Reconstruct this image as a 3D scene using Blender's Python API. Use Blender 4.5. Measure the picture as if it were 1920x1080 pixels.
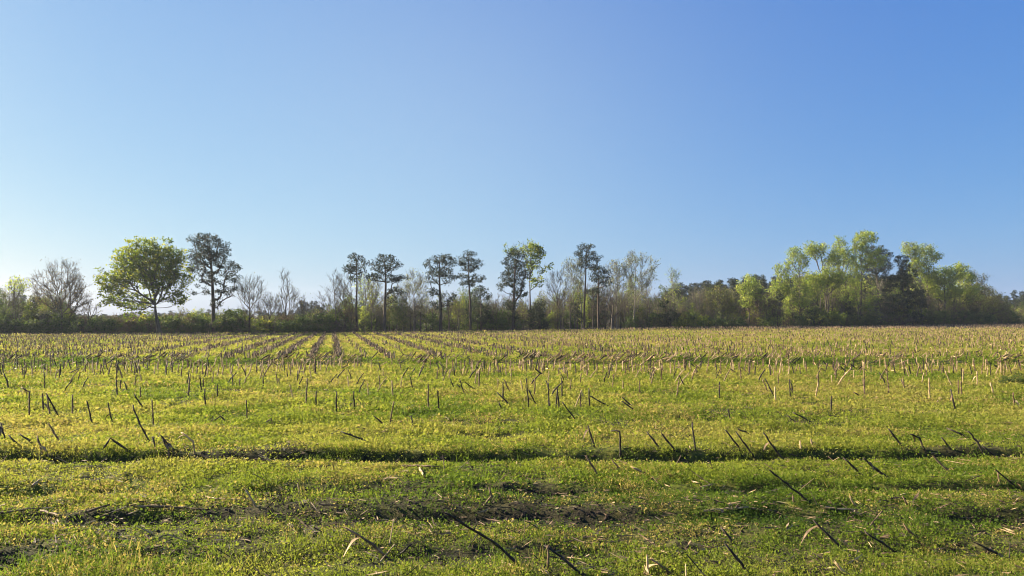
import bpy, math, random
import numpy as np
from mathutils import Vector

for o in list(bpy.data.objects):
    bpy.data.objects.remove(o, do_unlink=True)
S = bpy.context.scene
COL = S.collection
R = math.radians

# ------------------------------------------------------------------ camera, sky, sun, exposure
FPX = 1371.0                    # focal length in pixels of the 1920-wide photograph
CAM_H = 1.8
PITCH = R(2.09)
cam_d = bpy.data.cameras.new("camera")
cam_d.sensor_width = 36.0
cam_d.lens = 36.0 * FPX / 1920.0
cam_d.clip_start = 0.05
cam_d.clip_end = 9000.0
cam = bpy.data.objects.new("camera", cam_d)
cam.location = (0, 0, CAM_H)
cam.rotation_euler = (R(90) + PITCH, 0, 0)
COL.objects.link(cam)
S.camera = cam

SUN_AZ = R(-65.0)               # measured clockwise from straight ahead (+Y)
SUN_EL = R(23.0)
W = bpy.data.worlds.new("World")
S.world = W
W.use_nodes = True
wn, wl = W.node_tree.nodes, W.node_tree.links
wn.clear()
sky = wn.new("ShaderNodeTexSky")
sky.sky_type = 'NISHITA'
sky.sun_disc = False
sky.sun_elevation = SUN_EL
sky.sun_rotation = SUN_AZ
sky.altitude = 0.0
sky.air_density = 1.0
sky.dust_density = 1.0
sky.ozone_density = 1.5
bg = wn.new("ShaderNodeBackground")
bg.inputs["Strength"].default_value = 0.05
wo = wn.new("ShaderNodeOutputWorld")
sep = wn.new("ShaderNodeSeparateColor")
com = wn.new("ShaderNodeCombineColor")
wl.new(sky.outputs[0], sep.inputs[0])
for ch, (gam, gain) in enumerate(((0.95, 0.595), (0.70, 0.76), (0.28, 0.91))):   # the camera's tone curve on the sky
    m0 = wn.new("ShaderNodeMath")
    m0.operation = 'MULTIPLY'
    m0.inputs[1].default_value = 0.10
    m1 = wn.new("ShaderNodeMath")
    m1.operation = 'POWER'
    m1.inputs[1].default_value = gam
    m2 = wn.new("ShaderNodeMath")
    m2.operation = 'MULTIPLY'
    m2.inputs[1].default_value = gain * 10.0 * 0.56
    wl.new(sep.outputs[ch], m0.inputs[0])
    wl.new(m0.outputs[0], m1.inputs[0])
    wl.new(m1.outputs[0], m2.inputs[0])
    wl.new(m2.outputs[0], com.inputs[ch])
# broad pale glow added into the sky colour above the far trees
wtc = wn.new("ShaderNodeTexCoord")
wxyz = wn.new("ShaderNodeSeparateXYZ")
wl.new(wtc.outputs["Generated"], wxyz.inputs[0])


def wmath(op, a, b):
    m = wn.new("ShaderNodeMath")
    m.operation = op
    for k, v in enumerate((a, b)):
        if isinstance(v, (int, float)):
            m.inputs[k].default_value = v
        elif v is not None:
            wl.new(v, m.inputs[k])
    return m.outputs[0]


hx = wmath('MULTIPLY', wmath('ADD', wxyz.outputs[0], 0.12), 1 / 0.42)
hz = wmath('MULTIPLY', wmath('SUBTRACT', wxyz.outputs[2], 0.25), 1 / 0.30)
hg = wmath('POWER', 2.71828, wmath('MULTIPLY', wmath('ADD', wmath('MULTIPLY', hx, hx), wmath('MULTIPLY', hz, hz)), -1.0))
hm = wn.new("ShaderNodeMix")
hm.data_type = 'RGBA'
hm.blend_type = 'ADD'
hm.clamp_result = False
wl.new(hg, hm.inputs["Factor"])
wl.new(com.outputs[0], hm.inputs["A"])
hm.inputs["B"].default_value = (0.155 * 5.6, 0.135 * 5.6, 0.04 * 5.6, 1)
wl.new(hm.outputs["Result"], bg.inputs[0])
wl.new(bg.outputs[0], wo.inputs[0])

sun_d = bpy.data.lights.new("sun", 'SUN')
sun_d.energy = 5.0
sun_d.angle = R(0.5)
sun_d.color = (1.0, 0.89, 0.70)
sun = bpy.data.objects.new("sun", sun_d)
sv = Vector((math.sin(SUN_AZ) * math.cos(SUN_EL), math.cos(SUN_AZ) * math.cos(SUN_EL), math.sin(SUN_EL)))
sun.rotation_euler = sv.to_track_quat('Z', 'Y').to_euler()
COL.objects.link(sun)

S.view_settings.view_transform = 'Standard'
S.view_settings.look = 'None'
S.view_settings.gamma = 1.0
S.view_settings.exposure = 1.85
S.render.engine = 'CYCLES'
S.cycles.filter_width = 1.05
S.cycles.use_denoising = True
S.cycles.max_bounces = 6
S.cycles.transparent_max_bounces = 4
S.cycles.volume_bounces = 0

# ------------------------------------------------------------------ numbers
rng = np.random.default_rng(7)


def noise_grid(seed):
    return np.random.default_rng(seed).random((256, 256))


_G = [noise_grid(k) for k in range(8)]


def vnoise(x, y, seed=0):
    """smooth lattice noise 0..1"""
    g = _G[seed % 8]
    x = np.asarray(x, float) + 17.3 * seed
    y = np.asarray(y, float) + 9.1 * seed
    xi, yi = np.floor(x).astype(int), np.floor(y).astype(int)
    fx, fy = x - xi, y - yi
    fx, fy = fx * fx * (3 - 2 * fx), fy * fy * (3 - 2 * fy)
    a, b = g[xi & 255, yi & 255], g[(xi + 1) & 255, yi & 255]
    c, d = g[xi & 255, (yi + 1) & 255], g[(xi + 1) & 255, (yi + 1) & 255]
    return (a * (1 - fx) + b * fx) * (1 - fy) + (c * (1 - fx) + d * fx) * fy


def fbm(x, y, seed=0, octv=3):
    s, a, t = 0, 1.0, 0
    for k in range(octv):
        s = s + a * vnoise(np.asarray(x) * 2 ** k, np.asarray(y) * 2 ** k, seed + k)
        t += a
        a *= 0.5
    return s / t


def sstep(a, b, x):
    t = np.clip((x - a) / (b - a), 0, 1)
    return t * t * (3 - 2 * t)


EDGE_X = np.array([-900, 0, 640, 960, 1280, 1600, 1800, 1920, 2800], float)
EDGE_Y = np.array([72, 80, 84, 91, 102, 114, 126, 138, 170], float)
EDGE_PY = np.array([629.5, 628.0, 625.5, 621.0, 615.0, 612.5, 609.5, 607.5, 604.0])
EDGE_Z = CAM_H - (EDGE_PY - 590.0) / FPX * EDGE_Y

FURROW = [  # depth, half width, dip (m)
    (9.3, 0.19, 0.11), (7.45, 0.17, 0.05), (6.55, 0.2, 0.06), (5.5, 0.18, 0.035), (4.6, 0.2, 0.04)]


def furrow_amount(x, y):
    out = np.zeros(np.broadcast(x, y).shape)
    for k, (d, w, dip) in enumerate(FURROW):
        c = d + (0.30 if k else 0.12) * (fbm(x * 0.45, x * 0 + 3 * k, 3, 3) - 0.5) + 0.012 * x
        amp = 1.4 * sstep(0.25, 0.75, fbm(x * 0.55, x * 0 + 5 * k, 4, 2)) if k else 0.75 + 0.35 * vnoise(x * 0.9, x * 0, 4)
        if k in (1, 2):
            amp = amp * sstep(-4.2, 1.5, x) if k == 1 else amp * (0.55 + 0.45 * sstep(-3, 3, x))
        out = np.maximum(out, amp * np.exp(-((y - c) / w) ** 2))
    return out


def ground_z(x, y):
    x, y = np.asarray(x, float), np.asarray(y, float)
    px = 960 + np.clip(x / np.maximum(y, 3.0), -1.3, 1.3) * FPX
    ye = np.interp(px, EDGE_X, EDGE_Y)
    ze = np.interp(px, EDGE_X, EDGE_Z)
    z = ze * sstep(28, 1, 0) * 0 + ze * sstep(0, 1, np.clip((y - 28) / (ye - 28), 0, 1))
    z = z - np.clip((y - ye - 4) * 0.004, 0, 1.4)
    near = np.exp(-np.clip(y - 12, 0, 200) / 10.0)
    for k, (d, w, dip) in enumerate(FURROW):
        c = d + (0.30 if k else 0.12) * (fbm(x * 0.45, x * 0 + 3 * k, 3, 3) - 0.5) + 0.012 * x
        dip = dip * (0.35 + 0.9 * sstep(0.25, 0.75, fbm(x * 0.55, x * 0 + 5 * k, 4, 2))) if k else dip
        z = z - dip * np.where(y < c, np.exp(-((y - c) / (w * 1.5)) ** 2), np.exp(-((y - c) / (w * 0.62)) ** 2))
        z = z + dip * 0.45 * np.where(y < c + w * 1.3, np.exp(-((y - c - w * 1.3) / (w * 0.7)) ** 2), np.exp(-((y - c - w * 1.3) / (w * 4)) ** 2))
    z = z + 0.10 * np.exp(-((y - 27.6) / 0.8) ** 2) - 0.08 * np.exp(-((y - 26.2) / 0.7) ** 2)
    z = z + (fbm(x * 0.8, y * 0.8, 1) - 0.5) * 0.07 * (0.3 + near)
    z = z + (fbm(x * 5.0, y * 5.0, 2) - 0.5) * 0.05 * near + (fbm(x * 1.8, y * 1.8, 6) - 0.5) * 0.07 * near
    return z


def gz(x, y):
    return float(ground_z(np.array([x]), np.array([y]))[0])


def pdir(px, py):
    dx, dy = (px - 960) / FPX, (540 - py) / FPX
    c, s = math.cos(PITCH), math.sin(PITCH)
    return np.array([dx, c - s * dy, s + c * dy])


def at_depth(px, py, Y):
    d = pdir(px, py)
    return np.array([0, 0, CAM_H]) + d * (Y / d[1])


def on_ground(px, py):
    d = pdir(px, py)
    Y = 8.0
    z = 0.0
    for _ in range(30):
        t = (z - CAM_H) / d[2]
        Y = min(t * d[1], 160.0)
        p = at_depth(px, py, Y)
        z = 0.5 * z + 0.5 * gz(p[0], p[1])
    return np.array([p[0], p[1], gz(p[0], p[1])])


def edge_depth(px):
    return float(np.interp(px, EDGE_X, EDGE_Y))


# ------------------------------------------------------------------ mesh helpers
def mesh_from(name, V, F, mats, matidx=None, fattr=None, smooth=False):
    V = np.ascontiguousarray(V, dtype=np.float32).reshape(-1, 3)
    F = np.ascontiguousarray(F, dtype=np.int32)
    n, k = F.shape
    me = bpy.data.meshes.new(name)
    me.vertices.add(len(V))
    me.vertices.foreach_set("co", V.ravel())
    me.loops.add(n * k)
    me.loops.foreach_set("vertex_index", F.ravel())
    me.polygons.add(n)
    me.polygons.foreach_set("loop_start", np.arange(0, n * k, k, dtype=np.int32))
    if matidx is not None:
        me.polygons.foreach_set("material_index", np.ascontiguousarray(matidx, dtype=np.int32))
    me.polygons.foreach_set("use_smooth", np.full(n, bool(smooth)))
    me.update(calc_edges=True)
    if fattr is not None:
        a = me.attributes.new("tint", 'FLOAT', 'FACE')
        a.data.foreach_set("value", np.ascontiguousarray(fattr, dtype=np.float32))
    for m in (mats if isinstance(mats, (list, tuple)) else [mats]):
        me.materials.append(m)
    return me


def link(name, me, parent=None, loc=None):
    o = bpy.data.objects.new(name, me)
    COL.objects.link(o)
    if parent is not None:
        o.parent = parent
    if loc is not None:
        o.location = loc
    return o


def tag(o, label=None, cat=None, group=None, kind=None):
    if label:
        o["label"] = label
    if cat:
        o["category"] = cat
    if group:
        o["group"] = group
    if kind:
        o["kind"] = kind
    return o


def empty(name, loc):
    o = bpy.data.objects.new(name, None)
    o.empty_display_size = 0.2
    o.location = loc
    COL.objects.link(o)
    return o


def frusta(P0, P1, r0, r1, k):
    """separate k-sided tapered tubes; returns verts, quad faces"""
    P0, P1 = np.asarray(P0, float), np.asarray(P1, float)
    n = len(P0)
    d = P1 - P0
    L = np.linalg.norm(d, axis=1, keepdims=True)
    d = d / np.maximum(L, 1e-6)
    ref = np.where(np.abs(d[:, 2:3]) > 0.9, np.array([[1.0, 0, 0]]), np.array([[0, 0, 1.0]]))
    u = np.cross(d, ref)
    u /= np.maximum(np.linalg.norm(u, axis=1, keepdims=True), 1e-6)
    v = np.cross(d, u)
    a = np.arange(k) * 2 * math.pi / k
    ca, sa = np.cos(a)[None, :, None], np.sin(a)[None, :, None]
    ring = u[:, None] * ca + v[:, None] * sa
    A = P0[:, None] + ring * np.asarray(r0)[:, None, None]
    B = P1[:, None] + ring * np.asarray(r1)[:, None, None]
    V = np.concatenate([A, B], 1).reshape(-1, 3)
    i = np.arange(k)
    j = (i + 1) % k
    f = np.stack([i, j, j + k, i + k], 1)
    F = (np.arange(n)[:, None, None] * 2 * k + f[None]).reshape(-1, 4)
    return V, F


def cards(P, D, N, L, Wd, fold=0.0):
    """diamond shaped leaves: base at P, along D, width direction from N"""
    D = D / np.maximum(np.linalg.norm(D, axis=1, keepdims=True), 1e-6)
    S_ = np.cross(D, N)
    S_ /= np.maximum(np.linalg.norm(S_, axis=1, keepdims=True), 1e-6)
    L, Wd = np.asarray(L)[:, None], np.asarray(Wd)[:, None]
    a = P
    b = P + D * L * 0.45 + S_ * Wd * 0.5
    c = P + D * L
    d = P + D * L * 0.45 - S_ * Wd * 0.5
    V = np.stack([a, b, c, d], 1).reshape(-1, 3)
    F = np.arange(len(P) * 4).reshape(-1, 4)
    return V, F


def rdir(n, g):
    v = g.normal(size=(n, 3))
    return v / np.linalg.norm(v, axis=1, keepdims=True)


# ------------------------------------------------------------------ materials
def new_mat(name):
    m = bpy.data.materials.new(name)
    m.use_nodes = True
    nt = m.node_tree
    nt.nodes.clear()
    out = nt.nodes.new("ShaderNodeOutputMaterial")
    return m, nt, out


def ramp(nt, stops):
    r = nt.nodes.new("ShaderNodeValToRGB")
    e = r.color_ramp.elements
    e[0].position, e[0].color = stops[0][0], (*stops[0][1], 1)
    e[1].position, e[1].color = stops[-1][0], (*stops[-1][1], 1)
    for p, c in stops[1:-1]:
        x = e.new(p)
        x.color = (*c, 1)
    return r


def leaf_mat(name, stops, trans=0.45, gain=1.5, rough=0.6, spec=0.2):
    m, nt, out = new_mat(name)
    N, Lk = nt.nodes, nt.links
    at = N.new("ShaderNodeAttribute")
    at.attribute_name = "tint"
    r = ramp(nt, stops)
    Lk.new(at.outputs["Fac"], r.inputs[0])
    pb = N.new("ShaderNodeBsdfPrincipled")
    pb.inputs["Roughness"].default_value = rough
    pb.inputs["Specular IOR Level"].default_value = spec
    Lk.new(r.outputs[0], pb.inputs["Base Color"])
    tr = N.new("ShaderNodeBsdfTranslucent")
    mul = N.new("ShaderNodeMix")
    mul.data_type = 'RGBA'
    mul.blend_type = 'MULTIPLY'
    mul.inputs["Factor"].default_value = 1.0
    mul.inputs["B"].default_value = (gain, gain, gain * 0.7, 1)
    Lk.new(r.outputs[0], mul.inputs["A"])
    Lk.new(mul.outputs["Result"], tr.inputs["Color"])
    mx = N.new("ShaderNodeMixShader")
    mx.inputs[0].default_value = trans
    Lk.new(pb.outputs[0], mx.inputs[1])
    Lk.new(tr.outputs[0], mx.inputs[2])
    Lk.new(mx.outputs[0], out.inputs[0])
    return m


def bark_mat(name, c0, c1, scale=6.0):
    m, nt, out = new_mat(name)
    N, Lk = nt.nodes, nt.links
    tc = N.new("ShaderNodeTexCoord")
    mp = N.new("ShaderNodeMapping")
    mp.inputs["Scale"].default_value = (1, 1, 0.25)
    Lk.new(tc.outputs["Object"], mp.inputs[0])
    nz = N.new("ShaderNodeTexNoise")
    nz.inputs["Scale"].default_value = scale
    nz.inputs["Detail"].default_value = 5
    Lk.new(mp.outputs[0], nz.inputs["Vector"])
    r = ramp(nt, [(0.35, c0), (0.65, c1)])
    Lk.new(nz.outputs["Fac"], r.inputs[0])
    pb = N.new("ShaderNodeBsdfPrincipled")
    pb.inputs["Roughness"].default_value = 0.9
    pb.inputs["Specular IOR Level"].default_value = 0.1
    Lk.new(r.outputs[0], pb.inputs["Base Color"])
    bm = N.new("ShaderNodeBump")
    bm.inputs["Strength"].default_value = 0.5
    bm.inputs["Distance"].default_value = 0.02
    Lk.new(nz.outputs["Fac"], bm.inputs["Height"])
    Lk.new(bm.outputs[0], pb.inputs["Normal"])
    Lk.new(pb.outputs[0], out.inputs[0])
    return m


M = {}
M["bark"] = bark_mat("bark", (0.055, 0.044, 0.034), (0.135, 0.108, 0.085))
M["bark_pale"] = bark_mat("bark_pale", (0.12, 0.10, 0.08), (0.25, 0.215, 0.17))
M["bark_pine"] = bark_mat("bark_pine", (0.05, 0.035, 0.026), (0.12, 0.085, 0.062))
M["twig"] = bark_mat("twig", (0.08, 0.06, 0.045), (0.16, 0.122, 0.092))
M["pine"] = leaf_mat("pine_needles", [(0, (0.010, 0.016, 0.008)), (0.6, (0.024, 0.035, 0.013)), (1, (0.06, 0.07, 0.022))], 0.2, 1.1)
M["cedar"] = leaf_mat("cedar_leaves", [(0, (0.012, 0.02, 0.010)), (1, (0.04, 0.05, 0.018))], 0.2, 1.2)
M["oak"] = leaf_mat("green_leaves", [(0, (0.055, 0.085, 0.012)), (0.5, (0.12, 0.155, 0.018)), (1, (0.24, 0.235, 0.032))], 0.5, 1.8)
M["spring"] = leaf_mat("spring_leaves", [(0, (0.13, 0.185, 0.03)), (0.5, (0.23, 0.275, 0.045)), (1, (0.33, 0.33, 0.08))], 0.5, 1.8)
M["pale"] = leaf_mat("pale_leaves", [(0, (0.14, 0.15, 0.06)), (0.5, (0.2, 0.205, 0.09)), (1, (0.27, 0.25, 0.13))], 0.45, 1.4)
M["olive"] = leaf_mat("olive_leaves", [(0, (0.07, 0.085, 0.022)), (0.5, (0.13, 0.14, 0.035)), (1, (0.19, 0.16, 0.06))], 0.45, 1.6)
M["rust"] = leaf_mat("rusty_buds", [(0, (0.12, 0.075, 0.04)), (0.5, (0.17, 0.11, 0.055)), (1, (0.18, 0.15, 0.06))], 0.35, 1.4)
M["bush"] = leaf_mat("bush_leaves", [(0, (0.03, 0.052, 0.013)), (0.5, (0.06, 0.092, 0.02)), (1, (0.13, 0.15, 0.035))], 0.4, 1.6)
M["briar"] = leaf_mat("briar_leaves", [(0, (0.09, 0.06, 0.035)), (0.5, (0.14, 0.085, 0.045)), (1, (0.16, 0.13, 0.06))], 0.3, 1.3)


# ground: bare loam, dead litter and a low green carpet, sorted by noise and depth
def ground_mat():
    m, nt, out = new_mat("field_soil")
    N, Lk = nt.nodes, nt.links
    geo = N.new("ShaderNodeNewGeometry")

    def noise(scale, detail=6, stretch=None):
        n = N.new("ShaderNodeTexNoise")
        n.inputs["Scale"].default_value = scale
        n.inputs["Detail"].default_value = detail
        n.inputs["Roughness"].default_value = 0.6
        if stretch:
            mp = N.new("ShaderNodeMapping")
            mp.inputs["Scale"].default_value = stretch
            Lk.new(geo.outputs["Position"], mp.inputs[0])
            Lk.new(mp.outputs[0], n.inputs["Vector"])
        else:
            Lk.new(geo.outputs["Position"], n.inputs["Vector"])
        return n.outputs["Fac"]

    def mixc(f, a, b):
        x = N.new("ShaderNodeMix")
        x.data_type = 'RGBA'
        if hasattr(f, "is_linked"):
            Lk.new(f, x.inputs["Factor"])
        else:
            x.inputs["Factor"].default_value = f
        Lk.new(a, x.inputs["A"])
        Lk.new(b, x.inputs["B"])
        return x.outputs["Result"]
    soil = ramp(nt, [(0.35, (0.018, 0.013, 0.009)), (0.58, (0.05, 0.035, 0.023)), (0.72, (0.10, 0.07, 0.043)), (0.8, (0.16, 0.115, 0.07))])
    Lk.new(noise(14, 8), soil.inputs[0])
    green = ramp(nt, [(0.36, (0.025, 0.03, 0.008)), (0.5, (0.09, 0.105, 0.014)), (0.64, (0.2, 0.19, 0.03))])
    Lk.new(noise(6, 9), green.inputs[0])
    straw = ramp(nt, [(0.3, (0.10, 0.07, 0.04)), (0.55, (0.22, 0.16, 0.09)), (0.75, (0.30, 0.23, 0.13))])
    Lk.new(noise(9, 8), straw.inputs[0])
    floor_ = ramp(nt, [(0.3, (0.05, 0.04, 0.025)), (0.7, (0.10, 0.08, 0.045))])
    Lk.new(noise(2.5, 6), floor_.inputs[0])
    ag = N.new("ShaderNodeAttribute")
    ag.attribute_name = "green"
    as_ = N.new("ShaderNodeAttribute")
    as_.attribute_name = "straw"
    af = N.new("ShaderNodeAttribute")
    af.attribute_name = "woods"
    ad = N.new("ShaderNodeAttribute")
    ad.attribute_name = "furrow_dark"
    dark_soil = ramp(nt, [(0.35, (0.010, 0.008, 0.006)), (0.62, (0.022, 0.017, 0.012)), (0.78, (0.07, 0.05, 0.032))])  # darker soil tone mixed in along the furrows
    Lk.new(noise(16, 8), dark_soil.inputs[0])
    c = mixc(ad.outputs["Fac"], soil.outputs[0], dark_soil.outputs[0])
    c = mixc(ag.outputs["Fac"], c, green.outputs[0])
    c = mixc(as_.outputs["Fac"], c, straw.outputs[0])
    c = mixc(af.outputs["Fac"], c, floor_.outputs[0])
    pb = N.new("ShaderNodeBsdfPrincipled")
    pb.inputs["Roughness"].default_value = 0.95
    pb.inputs["Specular IOR Level"].default_value = 0.1
    Lk.new(c, pb.inputs["Base Color"])
    bm = N.new("ShaderNodeBump")
    bm.inputs["Strength"].default_value = 0.8
    bm.inputs["Distance"].default_value = 0.03
    Lk.new(noise(22, 6), bm.inputs["Height"])
    Lk.new(bm.outputs[0], pb.inputs["Normal"])
    Lk.new(pb.outputs[0], out.inputs[0])
    return m


M["soil"] = ground_mat()
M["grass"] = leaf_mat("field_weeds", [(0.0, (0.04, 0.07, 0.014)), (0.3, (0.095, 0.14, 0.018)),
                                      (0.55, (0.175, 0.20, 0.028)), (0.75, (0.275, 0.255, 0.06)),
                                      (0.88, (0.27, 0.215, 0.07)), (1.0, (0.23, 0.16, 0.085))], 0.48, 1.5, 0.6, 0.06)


def stalk_mat(name, c0, c1, c2):
    m, nt, out = new_mat(name)
    N, Lk = nt.nodes, nt.links
    tc = N.new("ShaderNodeNewGeometry")
    nz = N.new("ShaderNodeTexNoise")
    nz.inputs["Scale"].default_value = 18
    nz.inputs["Detail"].default_value = 5
    Lk.new(tc.outputs["Position"], nz.inputs["Vector"])
    r = ramp(nt, [(0.3, c0), (0.52, c1), (0.72, c2)])
    Lk.new(nz.outputs["Fac"], r.inputs[0])
    pb = N.new("ShaderNodeBsdfPrincipled")
    pb.inputs["Roughness"].default_value = 0.75
    pb.inputs["Specular IOR Level"].default_value = 0.25
    Lk.new(r.outputs[0], pb.inputs["Base Color"])
    Lk.new(pb.outputs[0], out.inputs[0])
    return m


M["stalk"] = stalk_mat("weathered_stalk", (0.05, 0.032, 0.018), (0.17, 0.105, 0.055), (0.34, 0.225, 0.12))
M["stalk_dark"] = stalk_mat("dark_stalk", (0.014, 0.010, 0.008), (0.035, 0.025, 0.018), (0.10, 0.07, 0.046))
M["stalk_pale"] = stalk_mat("pale_stalk", (0.22, 0.145, 0.07), (0.42, 0.285, 0.14), (0.55, 0.41, 0.23))


# ------------------------------------------------------------------ field (ground to the horizon)
ROW_ANG = math.atan((626 - 960) / FPX)
ROW_SP = 1.04


def row_amount(x, y):
    w = math.cos(ROW_ANG) * x - math.sin(ROW_ANG) * y - 0.10
    d = np.abs(w / ROW_SP - np.round(w / ROW_SP)) * ROW_SP
    k = np.round(w / ROW_SP)
    full = np.where((np.mod(k, 2) == 0) | ((k >= -4) & (k <= -1)) | (k <= -40) | (k >= 30), 1.0, 0.15)
    return full * np.exp(-(d / 0.24) ** 2) * sstep(26.5, 28.5, y)


def field_cover(x, y):
    """how green, how strawy, how wooded the ground is"""
    px = 960 + np.clip(x / np.maximum(y, 3.0), -1.3, 1.3) * FPX
    ye = np.interp(px, EDGE_X, EDGE_Y)
    fur = furrow_amount(x, y)
    patch = fbm(x * 0.55, y * 0.8, 3, 4)
    near = 1 - sstep(6.2, 8.6, y)
    bare = sstep(0.56, 0.70, patch + 0.05 * near)
    row = row_amount(x, y)
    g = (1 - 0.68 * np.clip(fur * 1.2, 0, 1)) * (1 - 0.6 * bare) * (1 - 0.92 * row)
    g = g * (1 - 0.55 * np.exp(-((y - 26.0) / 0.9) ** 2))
    band = np.exp(-((y - 6.75 - 0.5 * (fbm(x * 0.5, x * 0 + 2, 2) - 0.5)) / 0.42) ** 2) + 0.8 * np.exp(-((y - 5.0) / 0.22) ** 2)
    g = g * (1 - 0.5 * band * sstep(0.28, 0.6, fbm(x * 1.3, y * 2.6, 5, 3)))
    far = sstep(45, 80, y + 25 * (fbm(x * 0.05, y * 0.05, 5) - 0.5))
    u = (px - 640) / 1280.0
    st = far * (0.15 + 0.4 * sstep(0.1, 0.6, np.abs(u)))
    st = np.maximum(st, 0.30 * sstep(26, 34, y) * sstep(0.28, 0.6, np.abs(u + 0.02)) * sstep(0.35, 0.6, fbm(x * 0.12, y * 0.2, 6)))
    wd = sstep(-1.5, 2.0, y - ye)
    return g, np.clip(st, 0, 1), wd


ys = [-25, -12, -5, 0, 2.5]
y = 3.2
while y < 4000:
    ys.append(y)
    y += 0.045 if y < 10.5 else (0.045 + (y - 10.5) * 0.011 if y < 150 else y * 0.12)
ys = np.array(ys)
us = np.concatenate([np.linspace(-1.6, -0.84, 12, endpoint=False), np.linspace(-0.84, 0.84, 420), np.linspace(0.84, 1.6, 13)[1:]])
UU, YY = np.meshgrid(us, ys)
XX = UU * (np.maximum(YY, 0) + 1.2)
XX = np.where(np.abs(UU) > 0.84, np.sign(UU) * (0.84 * (np.maximum(YY, 0) + 1.2) + (np.abs(UU) - 0.84) * (60 + 6 * np.maximum(YY, 0))), XX)
ZZ = ground_z(XX, YY)
nr, nc = XX.shape
idx = np.arange(nr * nc).reshape(nr, nc)
F = np.stack([idx[:-1, :-1], idx[:-1, 1:], idx[1:, 1:], idx[1:, :-1]], -1).reshape(-1, 4)
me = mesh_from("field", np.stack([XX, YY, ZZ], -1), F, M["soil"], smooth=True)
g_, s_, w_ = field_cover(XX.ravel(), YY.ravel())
furrow_dark_ = np.clip(furrow_amount(XX.ravel(), YY.ravel()) + 0.6 * np.exp(-((YY.ravel() - 26.0) / 0.9) ** 2), 0, 1)  # where the soil turns darker: the furrows and the far cross ditch
for nm, arr in (("green", g_), ("straw", s_), ("woods", w_), ("furrow_dark", furrow_dark_)):
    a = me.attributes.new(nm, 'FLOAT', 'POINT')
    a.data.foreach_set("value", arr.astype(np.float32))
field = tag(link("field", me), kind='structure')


# ------------------------------------------------------------------ weeds covering the field
def weeds():
    g = np.random.default_rng(21)
    # plants by depth: many small leaves close by, fewer and broader far away
    n_pl = 480000
    d0, d1 = 4.2, 92.0
    q = g.random(n_pl)
    ex = 0.28
    d = (d0 ** ex + q * (d1 ** ex - d0 ** ex)) ** (1 / ex)
    x = (g.random(n_pl) * 2 - 1) * (0.76 * d + 1.0)
    gr, st, wd = field_cover(x, d)
    clump = fbm(x * 1.7, d * 1.7, 0, 3)
    fine = 0.5 * vnoise(x * 6, d * 6, 5) + 0.5 * vnoise(x * 2.6, d * 2.6, 1)
    keep = g.random(n_pl) < np.clip(gr, 0.05, 1) * (1 - 0.72 * st) * (1 - wd) * (0.45 + 1.1 * clump) * np.clip(-0.35 + 2.9 * fine, 0.08, 1.4)
    x, d, clump, fine, st, gr = x[keep], d[keep], clump[keep], fine[keep], st[keep], gr[keep]
    n = len(x)
    z = ground_z(x, d)
    sc = (d / 6.0) ** 0.62 * (0.78 + 0.4 * fbm(x * 0.9 + 3, d * 1.2, 4, 2)) * np.exp(0.2 * g.normal(size=n))
    hgt = (0.018 + 0.055 * clump * clump * 2.0) * (0.6 + 0.8 * g.random(n)) * (0.75 + 0.25 * sc)
    # kind: 0 broad chickweed, 1 grass, 2 seed head weed
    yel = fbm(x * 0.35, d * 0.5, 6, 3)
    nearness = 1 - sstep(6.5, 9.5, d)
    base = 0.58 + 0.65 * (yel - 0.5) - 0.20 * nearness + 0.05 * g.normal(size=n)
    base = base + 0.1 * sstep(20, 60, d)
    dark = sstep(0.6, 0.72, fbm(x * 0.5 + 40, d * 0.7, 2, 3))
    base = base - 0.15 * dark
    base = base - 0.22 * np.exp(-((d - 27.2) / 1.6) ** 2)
    PV, PF, PT = [], [], []
    k = 7
    X = np.repeat(x, k)
    D = np.repeat(d, k)
    Zb = np.repeat(z, k)
    H = np.repeat(hgt, k)
    SC = np.repeat(sc, k)
    B = np.repeat(base, k)
    N_ = len(X)
    up = g.random(N_)
    kind = np.repeat(g.random(n), k)
    blade = kind < 0.20
    sp = 0.035 * SC
    P = np.stack([X + g.normal(size=N_) * sp, D + g.normal(size=N_) * sp, Zb + np.where(blade, 0.0, H * up)], 1)
    dirs = rdir(N_, g)
    dirs[:, 2] = np.where(blade, np.abs(dirs[:, 2]) + 1.3, dirs[:, 2] * 0.6 + 0.25)
    L = np.where(blade, H * (0.8 + 0.7 * g.random(N_)), (0.011 + 0.013 * g.random(N_)) * SC * (1 + 0.25 * sstep(8, 14, D)))
    Wd = np.where(blade, 0.005 * SC, L * 0.62)
    T = B + np.where(blade, 0.02, 0.0) + 0.055 * g.normal(size=N_) + 0.06 * (up - 0.5)
    # dried and flowering plants in patches
    hp = sstep(0.42, 0.68, fbm(x * 0.7 + 9, d * 1.0, 7, 3))
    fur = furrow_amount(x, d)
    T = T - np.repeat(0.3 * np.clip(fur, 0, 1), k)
    dry = np.repeat(g.random(n) < (0.04 + 0.38 * hp) * (1 - np.clip(1.5 * fur, 0, 1)), k)
    T = np.where(dry, 0.84 + 0.09 * g.random(N_), T)
    V, Fq = cards(P, dirs, rdir(N_, g), L, Wd)
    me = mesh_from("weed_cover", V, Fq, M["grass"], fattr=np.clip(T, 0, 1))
    o = link("weed_cover", me)
    tag(o, "low yellow green weeds and grass carpeting the stubble field", "weeds", kind='stuff')


weeds()


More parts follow.
